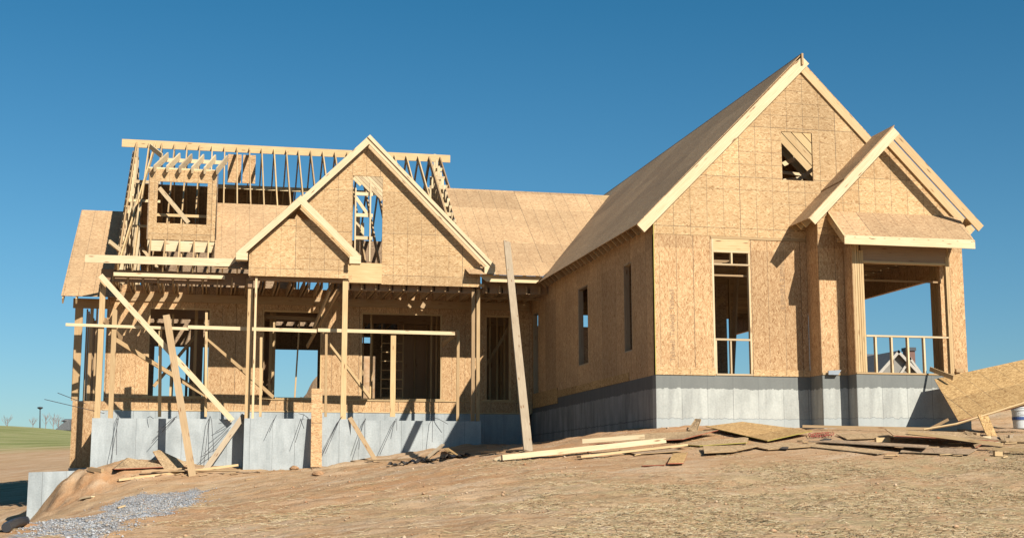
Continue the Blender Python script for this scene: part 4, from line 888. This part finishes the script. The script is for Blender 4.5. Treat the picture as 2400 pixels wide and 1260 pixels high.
# offcut on the big sheet
# metal flashing on the little ledge
thing('metal_flashing', 'steel', lambda b: b.prism((0, -.76, 0), XV, ZV, [(H(1942, 876, 1, -.76).x, .0), (H(1965, 876, 1, -.76).x, .0), (H(1972, 863, 1, -.76).x, .11), (H(1942, 863, 1, -.76).x, .09)], t=.05), 'small bent grey metal flashing lying on the ledge beside the bay', 'flashing')
# white pail
pc = gnd(2392, 1004); pail = empty('plastic_pail', pc, 'white plastic pail with a blue band behind the propped sheet at right edge', 'pail')
def lathe(b, c, prof, n=28):
    for i in range(len(prof)-1):
        (r0_, z0), (r1_, z1) = prof[i], prof[i+1]
        for k in range(n):
            a, a2_ = 2*math.pi*k/n, 2*math.pi*(k+1)/n
            b.face([c+Vector((r0_*math.cos(a), r0_*math.sin(a), z0)), c+Vector((r0_*math.cos(a2_), r0_*math.sin(a2_), z0)), c+Vector((r1_*math.cos(a2_), r1_*math.sin(a2_), z1)), c+Vector((r1_*math.cos(a), r1_*math.sin(a), z1))], [(0, 0)]*4)
part('pail_body', 'pail', lambda b: lathe(b, pc, [(0, .005), (.16, .005), (.185, .42), (.20, .42), (.20, .44), (.186, .445), (.186, .47), (.20, .47), (.20, .50), (.17, .50), (.15, .03), (0, .03)]), pail)
part('printed_band', 'blue', lambda b: lathe(b, pc, [(.176, .20), (.181, .20), (.185, .27), (.180, .27)]), pail)
part('handle', 'steel', lambda b: b.tube([pc+Vector((.2*math.cos(a), -.2*abs(math.sin(a))*.5-.1, .45-.13*math.sin(a))) for a in np.linspace(0, math.pi, 12)], .004, 5), pail)
# black drain pipe
d0, d1, d2_ = gnd(14, 1248)+Vector((0, 0, .07)), gnd(35, 1236)+Vector((0, 0, .1)), gnd(62, 1226)+Vector((0, 0, .04))
def pipe(b):
    pts = []; 
    for i in range(41):
        t_ = i/40; pts.append((d0*(1-t_)**2+d1*2*t_*(1-t_)+d2_*t_*t_))
    b.tube(pts, [.075 if i % 2 else .066 for i in range(41)], 14)
thing('drain_pipe', 'black', pipe, 'black corrugated drain pipe poking out of the dirt at the lower left corner', 'pipe')
# clay lumps
def lump(c, r, seed):
    def f(b):
        bm = bmesh.new(); bmesh.ops.create_icosphere(bm, subdivisions=3, radius=1); rs = random.Random(seed); ox = rs.random()*50
        for v in bm.verts:
            q = v.co; k = 1+.38*float(fbm(np.array([q.x*1.3+ox]), np.array([q.y*1.3+q.z*1.7+ox]), 1.3, 4)[0])
            v.co = Vector((q.x*k*r*1.25, q.y*k*r, max(q.z*k*r*.7, -.3*r)))+c
        for f_ in bm.faces: b.face([v.co for v in f_.verts], [(0, 0)]*3)
        bm.free()
    return f
for i, (px, py, r, lb) in enumerate(((642, 1096, .22, 'biggest rounded clay lump at the foot of the portico wall'), (672, 1097, .15, 'clay lump just right of the biggest one by the portico wall'), (690, 1099, .10, 'smallest clay lump of three by the portico wall'), (745, 1112, .11, 'clay lump below the upright OSB strip'), (995, 1036, .06, 'small brown stone on the ground against the porch wall'))):
    thing('clay_lump', 'clay', lump(gnd(px, py)+Vector((0, 0, r*.25)), r, i), lb, 'dirt lump', 'clay lumps by the foundation')

# ------------------------------------------------------------------ loose ground cover
rs = np.random.RandomState(11)
def scatter_mesh(name, V, Fc, mat, uv=None, smooth=False):
    me = bpy.data.meshes.new(name); me.vertices.add(len(V)); me.vertices.foreach_set('co', V.ravel().astype(np.float32))
    me.loops.add(Fc.size); me.loops.foreach_set('vertex_index', Fc.ravel().astype(np.int32)); k = Fc.shape[1]
    me.polygons.add(len(Fc)); me.polygons.foreach_set('loop_start', np.arange(0, Fc.size, k)); me.polygons.foreach_set('loop_total', np.full(len(Fc), k)); me.update(calc_edges=True)
    for mm in mat: me.materials.append(mm)
    me.polygons.foreach_set('material_index', rs.randint(0, len(mat), len(Fc) if k == 4 else 1).repeat(1 if k == 4 else len(Fc)).astype(np.int32)[:len(Fc)]) if k == 4 else None
    o = bpy.data.objects.new(name, me); col.objects.link(o); return o
# dry straw and dead grass
N = 380000
xs = rs.uniform(-14, 12, N*2); ys = -18.5+rs.rand(N*2)**1.25*17
g_, s_, c_ = masks(xs, ys); px, py = pix(np.stack([xs, ys, gz(xs, ys)], 1))
den = fbm(xs, ys, .9, 4)
keep = (rs.rand(N*2) < np.clip(s_*1.0+.06, 0, 1)*np.clip(.35+den*1.6, .03, 1)) & (px > -60) & (px < 2460) & (py < 1300)
xs, ys = xs[keep], ys[keep]; k = len(xs); zs = gz(xs, ys)
ang = rs.normal(.15, .75, k); Ls = rs.uniform(.05, .15, k)*np.where(rs.rand(k) < .03, 2.2, 1); wd = rs.uniform(.0012, .0028, k)
dx, dy = np.cos(ang)*Ls/2, np.sin(ang)*Ls/2; ox_, oy_ = -np.sin(ang)*wd, np.cos(ang)*wd
hz = rs.uniform(.003, .014, k); tz = rs.normal(0, .008, k)
V = np.stack([np.stack([xs-dx-ox_, ys-dy-oy_, zs+hz-tz-.0015], 1), np.stack([xs+dx-ox_, ys+dy-oy_, zs+hz+tz-.0015], 1), np.stack([xs+dx+ox_, ys+dy+oy_, zs+hz+tz+.0015], 1), np.stack([xs-dx+ox_, ys-dy+oy_, zs+hz-tz+.0015], 1)], 1).reshape(-1, 3)
Fq = np.arange(k*4).reshape(-1, 4)
sm = [plain('straw_pale', (.62, .49, .30), .9), plain('straw_tan', (.52, .37, .20), .9), plain('straw_dark', (.22, .145, .07), .9), plain('straw_olive', (.34, .28, .13), .9), plain('straw_mid', (.44, .30, .16), .9), plain('straw_brown', (.34, .21, .10), .9), plain('straw_rust', (.42, .25, .12), .9)]
o = scatter_mesh('straw', V, Fq, sm); tag(o, 'dry straw and dead grass strewn over the bare slope', 'straw', kind='stuff')
# dirt clods and gravel: faceted pebbles
def pebbles(name, xs, ys, rr, mats, label, cat, sink=.3):
    base = np.array([(1, 0, -.2), (-.3, .9, 0), (-.8, -.5, .1), (.2, -.9, -.1), (.1, .1, .8), (0, 0, -.7)], float)
    tr = np.array([(0, 1, 4), (1, 2, 4), (2, 3, 4), (3, 0, 4), (1, 0, 5), (2, 1, 5), (3, 2, 5), (0, 3, 5)])
    k = len(xs); a = rs.uniform(0, 6.28, k); c, s = np.cos(a), np.sin(a)
    Bv = base[None]*(1+rs.uniform(-.3, .3, (k, 6, 1)))*rr[:, None, None]
    X = Bv[:, :, 0]*c[:, None]-Bv[:, :, 1]*s[:, None]+xs[:, None]; Y = Bv[:, :, 0]*s[:, None]+Bv[:, :, 1]*c[:, None]+ys[:, None]
    Z = Bv[:, :, 2]*.75+(gz(xs, ys)+rr*sink)[:, None]
    V = np.stack([X, Y, Z], -1).reshape(-1, 3); Fc = (tr[None]+(np.arange(k)*6)[:, None, None]).reshape(-1, 3)
    o = scatter_mesh(name, V, Fc, mats)
    o.data.polygons.foreach_set('material_index', np.repeat(rs.randint(0, len(mats), k), 8).astype(np.int32)); return tag(o, label, cat, kind='stuff')
xs = rs.uniform(-16.5, 13, 26000); ys = rs.uniform(-18, 11, 26000)
cl = fbm(xs, ys, .6, 4); ok = (rs.rand(26000) < np.clip(.15+cl*1.6, .02, 1)) & ((ys < -.3) | ((xs < -.2) & (ys < 9)))
xs, ys = xs[ok], ys[ok]
pebbles('dirt_clods', xs, ys, rs.uniform(.006, .022, len(xs))*np.where(rs.rand(len(xs)) < .06, 2.2, 1), [plain('clod_a', (.55, .34, .19), 1), plain('clod_b', (.62, .44, .28), 1), plain('clod_c', (.46, .24, .12), 1)], 'small dirt clods scattered over the bare slope', 'dirt')
gxs = [p_[0] for p_ in GRAV]; gys = [p_[1] for p_ in GRAV]
xs = rs.uniform(min(gxs)-.4, max(gxs)+.4, 60000); ys = rs.uniform(min(gys)-.4, max(gys)+.4, 60000)
jj = rs.normal(0, .16, (2, 60000)); ok = inpoly(xs+jj[0]+.5*fbm(xs, ys, 1.8, 3), ys+jj[1]+.5*fbm(ys, xs, 1.8, 3), GRAV) & (rs.rand(60000) < np.clip(.75+fbm(xs, ys, .8, 3)*1.4, .1, 1)); xs, ys = xs[ok][:36000], ys[ok][:36000]
pebbles('gravel', xs, ys, rs.uniform(.009, .020, len(xs))*np.where(rs.rand(len(xs)) < .08, 1.9, 1), [plain('gravel_a', (.39, .385, .375), .9), plain('gravel_b', (.52, .515, .50), .9), plain('gravel_c', (.28, .275, .265), .9), plain('gravel_d', (.40, .33, .26), .9)], 'patch of grey crushed gravel spilling down the dirt at lower left', 'gravel')

# ------------------------------------------------------------------ far things
# street lamp on the hill
def skyz(px, py, Y): return H(px, py, 1, Y)
lb = skyz(94, 1003, 118); ltp = skyz(94, 958, 118)
lamp = empty('street_lamp', lb, 'lone dark street lamp standing on the grassy hill crest', 'street lamp')
part('pole', 'lamp_metal', lambda b: b.tube([lb-Vector((0, 0, .5)), ltp], [.07, .05], 8), lamp)
part('lamp_head', 'lamp_metal', lambda b: lathe(b, ltp, [(0, -.05), (.12, 0), (.3, .12), (.26, .2), (0, .26)], 12), lamp)
def tree(px, ptop, Y, spread, seed, label):
    b0 = skyz(px, 1004, Y); tp = skyz(px, ptop, Y); h = tp.z-b0.z; r_ = random.Random(seed)
    t = empty('bare_tree', b0, label, 'tree', 'bare trees along the hill crest')
    part('trunk', 'bark', lambda b: b.tube([b0-Vector((0, 0, .6)), b0+Vector((.05, 0, h*.5)), tp], [.05, .03, .01], 6), t)
    def cr(b):
        for i in range(16):
            z = h*r_.uniform(.15, .85); a = r_.uniform(0, 6.28); L_ = spread*r_.uniform(.4, 1)*(1-z/h*.5)
            p0 = b0+Vector((0, 0, z)); p1 = p0+Vector((math.cos(a)*L_*.5, math.sin(a)*L_*.5, L_*.55)); p2 = p1+Vector((math.cos(a)*L_*.3, math.sin(a)*L_*.3, L_*.7))
            b.tube([p0, p1, p2], [.014, .009, .005], 4)
            for j in range(3):
                aa = a+r_.uniform(-1, 1); b.tube([p1, p1+Vector((math.cos(aa)*L_*.35, math.sin(aa)*L_*.35, L_*.5))], [.007, .004], 3)
    part('crown', 'bark', cr, t)
tree(16, 980, 116, 1.0, 1, 'small bare tree at the far left of the hill crest')
tree(76, 984, 116, .8, 2, 'small bare tree just left of the street lamp')
tree(106, 972, 117, .9, 3, 'thin bare tree just right of the street lamp')
tree(124, 977, 117, 1.1, 4, 'bushy bare tree by the far house on the crest')
tree(136, 982, 117, 1.0, 5, 'bare tree nearest to the far house on the crest')
# houses far away
def fhouse(name, X0, X1, Y, D, zb_, ze, zr, label, gables=()):
    t = empty(name, ((X0+X1)/2, Y, zb_), label, 'house')
    part('wall', 'siding', lambda b: b.box(X0, X1, Y, Y+D, zb_, ze), t)
    part('roof', 'shingle', lambda b: b.prism((X0-.4, 0, 0), (0, -1, 0), ZV, [(-(Y-.5), ze-.1), (-(Y+D+.5), ze-.1), (-(Y+D/2), zr)], t=X1-X0+.8), t)
    for gx0, gx1, gz_, gp in gables:
        part('gable_wing', 'siding', lambda b: (b.prism((0, Y-gp, 0), XV, ZV, [(gx0, zb_), (gx1, zb_), (gx1, ze), ((gx0+gx1)/2, gz_), (gx0, ze)], t=gp+D*.4)), t)
        c_ = (gx0+gx1)/2; k_ = (gz_-ze)/(c_-gx0)
        rf = part('gable_roof', 'shingle', lambda b: (b.prism((gx0-.35, Y-gp-.3, ze-.35*k_+.08), (0, 1, 0), Vector((1, 0, k_)), [(0, 0), (0, math.hypot(c_-gx0+.35, (c_-gx0+.35)*k_)), (gp+D*.45, math.hypot(c_-gx0+.35, (c_-gx0+.35)*k_)), (gp+D*.45, 0)][::-1], t=-.1),
            b.prism((gx1+.35, Y-gp-.3, ze-.35*k_+.08), (0, 1, 0), Vector((-1, 0, k_)), [(0, 0), (0, math.hypot(c_-gx0+.35, (c_-gx0+.35)*k_)), (gp+D*.45, math.hypot(c_-gx0+.35, (c_-gx0+.35)*k_)), (gp+D*.45, 0)], t=.1)), t)
        part('rake_trim', 'trim', lambda b: (slopebeam(b, gx0-.35, c_, lambda x: gz_+.12-k_*abs(x-c_), Y-gp-.42, Y-gp-.32, .2, tone=.5), slopebeam(b, c_, gx1+.35, lambda x: gz_+.12-k_*abs(x-c_), Y-gp-.42, Y-gp-.32, .2, tone=.5)), t)
    return t
a = H(2040, 823, 1, 62); b_ = H(2112, 872, 1, 62); gpk = H(2108, 823, 1, 60)
hz_ = H(2060, 828, 1, 66).z
t = fhouse('far_house', H(2015, 870, 1, 62).x, H(2125, 870, 1, 62).x, 62, 9, -1.5, H(2060, 890, 1, 62).z, hz_, 'grey roofed house with tall gable seen through the bay opening', [(gpk.x-1.9, gpk.x+1.9, gpk.z, 1.5)])
g2 = H(2139, 838, 1, 60)
part('gable_wing', 'siding', lambda b: b.prism((0, 60.6, 0), XV, ZV, [(g2.x-.9, -1.5), (g2.x+.9, -1.5), (g2.x+.9, g2.z-1.2), (g2.x, g2.z), (g2.x-.9, g2.z-1.2)], t=4), t)
part('rake_trim', 'trim', lambda b: (slopebeam(b, g2.x-1.1, g2.x, lambda x: g2.z+.1-1.33*abs(x-g2.x), 60.3, 60.5, .16, tone=.5), slopebeam(b, g2.x, g2.x+1.1, lambda x: g2.z+.1-1.33*abs(x-g2.x), 60.3, 60.5, .16, tone=.5)), t)
ch = H(2142, 820, 1, 62)
chm = part('chimney', 'brick', lambda b: b.box(ch.x-.25, ch.x+.35, 62.5, 63.2, -1.5, ch.z), t)
part('chimney_cap', 'lamp_metal', lambda b: b.box(ch.x-.3, ch.x+.4, 62.4, 63.3, ch.z, ch.z+.25), chm)
hl = H(128, 1000, 1, 116); hr = H(190, 1000, 1, 116)
ztop = H(150, 975, 1, 116).z
t = fhouse('far_house', H(152, 1000, 1, 118).x, H(200, 1000, 1, 118).x, 118, 8, hl.z-2, H(150, 984, 1, 118).z, ztop, 'pale two storey house at the hill crest beside the left wing')
part('porch_roof', 'shingle', lambda b: b.prism((0, 116, 0), XV, ZV, [(H(128, 1000, 1, 116).x, hl.z-.3), (H(165, 1000, 1, 116).x, hl.z-.3), (H(165, 1000, 1, 116).x, hl.z+.75), (H(148, 1000, 1, 116).x, hl.z+.45)], t=3), t)
for x_ in (154, 159): part('window', 'glass', lambda b: b.box(H(x_, 990, 1, 117.95).x, H(x_, 990, 1, 117.95).x+.35, 117.93, 117.99, H(x_, 992, 1, 118).z, H(x_, 986, 1, 118).z), t)
sc.render.resolution_x = 1024; sc.render.resolution_y = 537

# real-world reflectances: every base colour brought down by one common factor
for mt_ in bpy.data.materials:
    t_ = mt_.node_tree; b_ = t_.nodes.get('Principled BSDF')
    if b_ and b_.inputs['Base Color'].is_linked:
        src = b_.inputs['Base Color'].links[0].from_socket
        mx = t_.nodes.new('ShaderNodeMix'); mx.data_type = 'RGBA'; mx.blend_type = 'MULTIPLY'; mx.inputs[0].default_value = 1
        mx.inputs[7].default_value = (.76, .77, .80, 1); t_.links.new(src, mx.inputs[6]); t_.links.new(mx.outputs[2], b_.inputs['Base Color'])
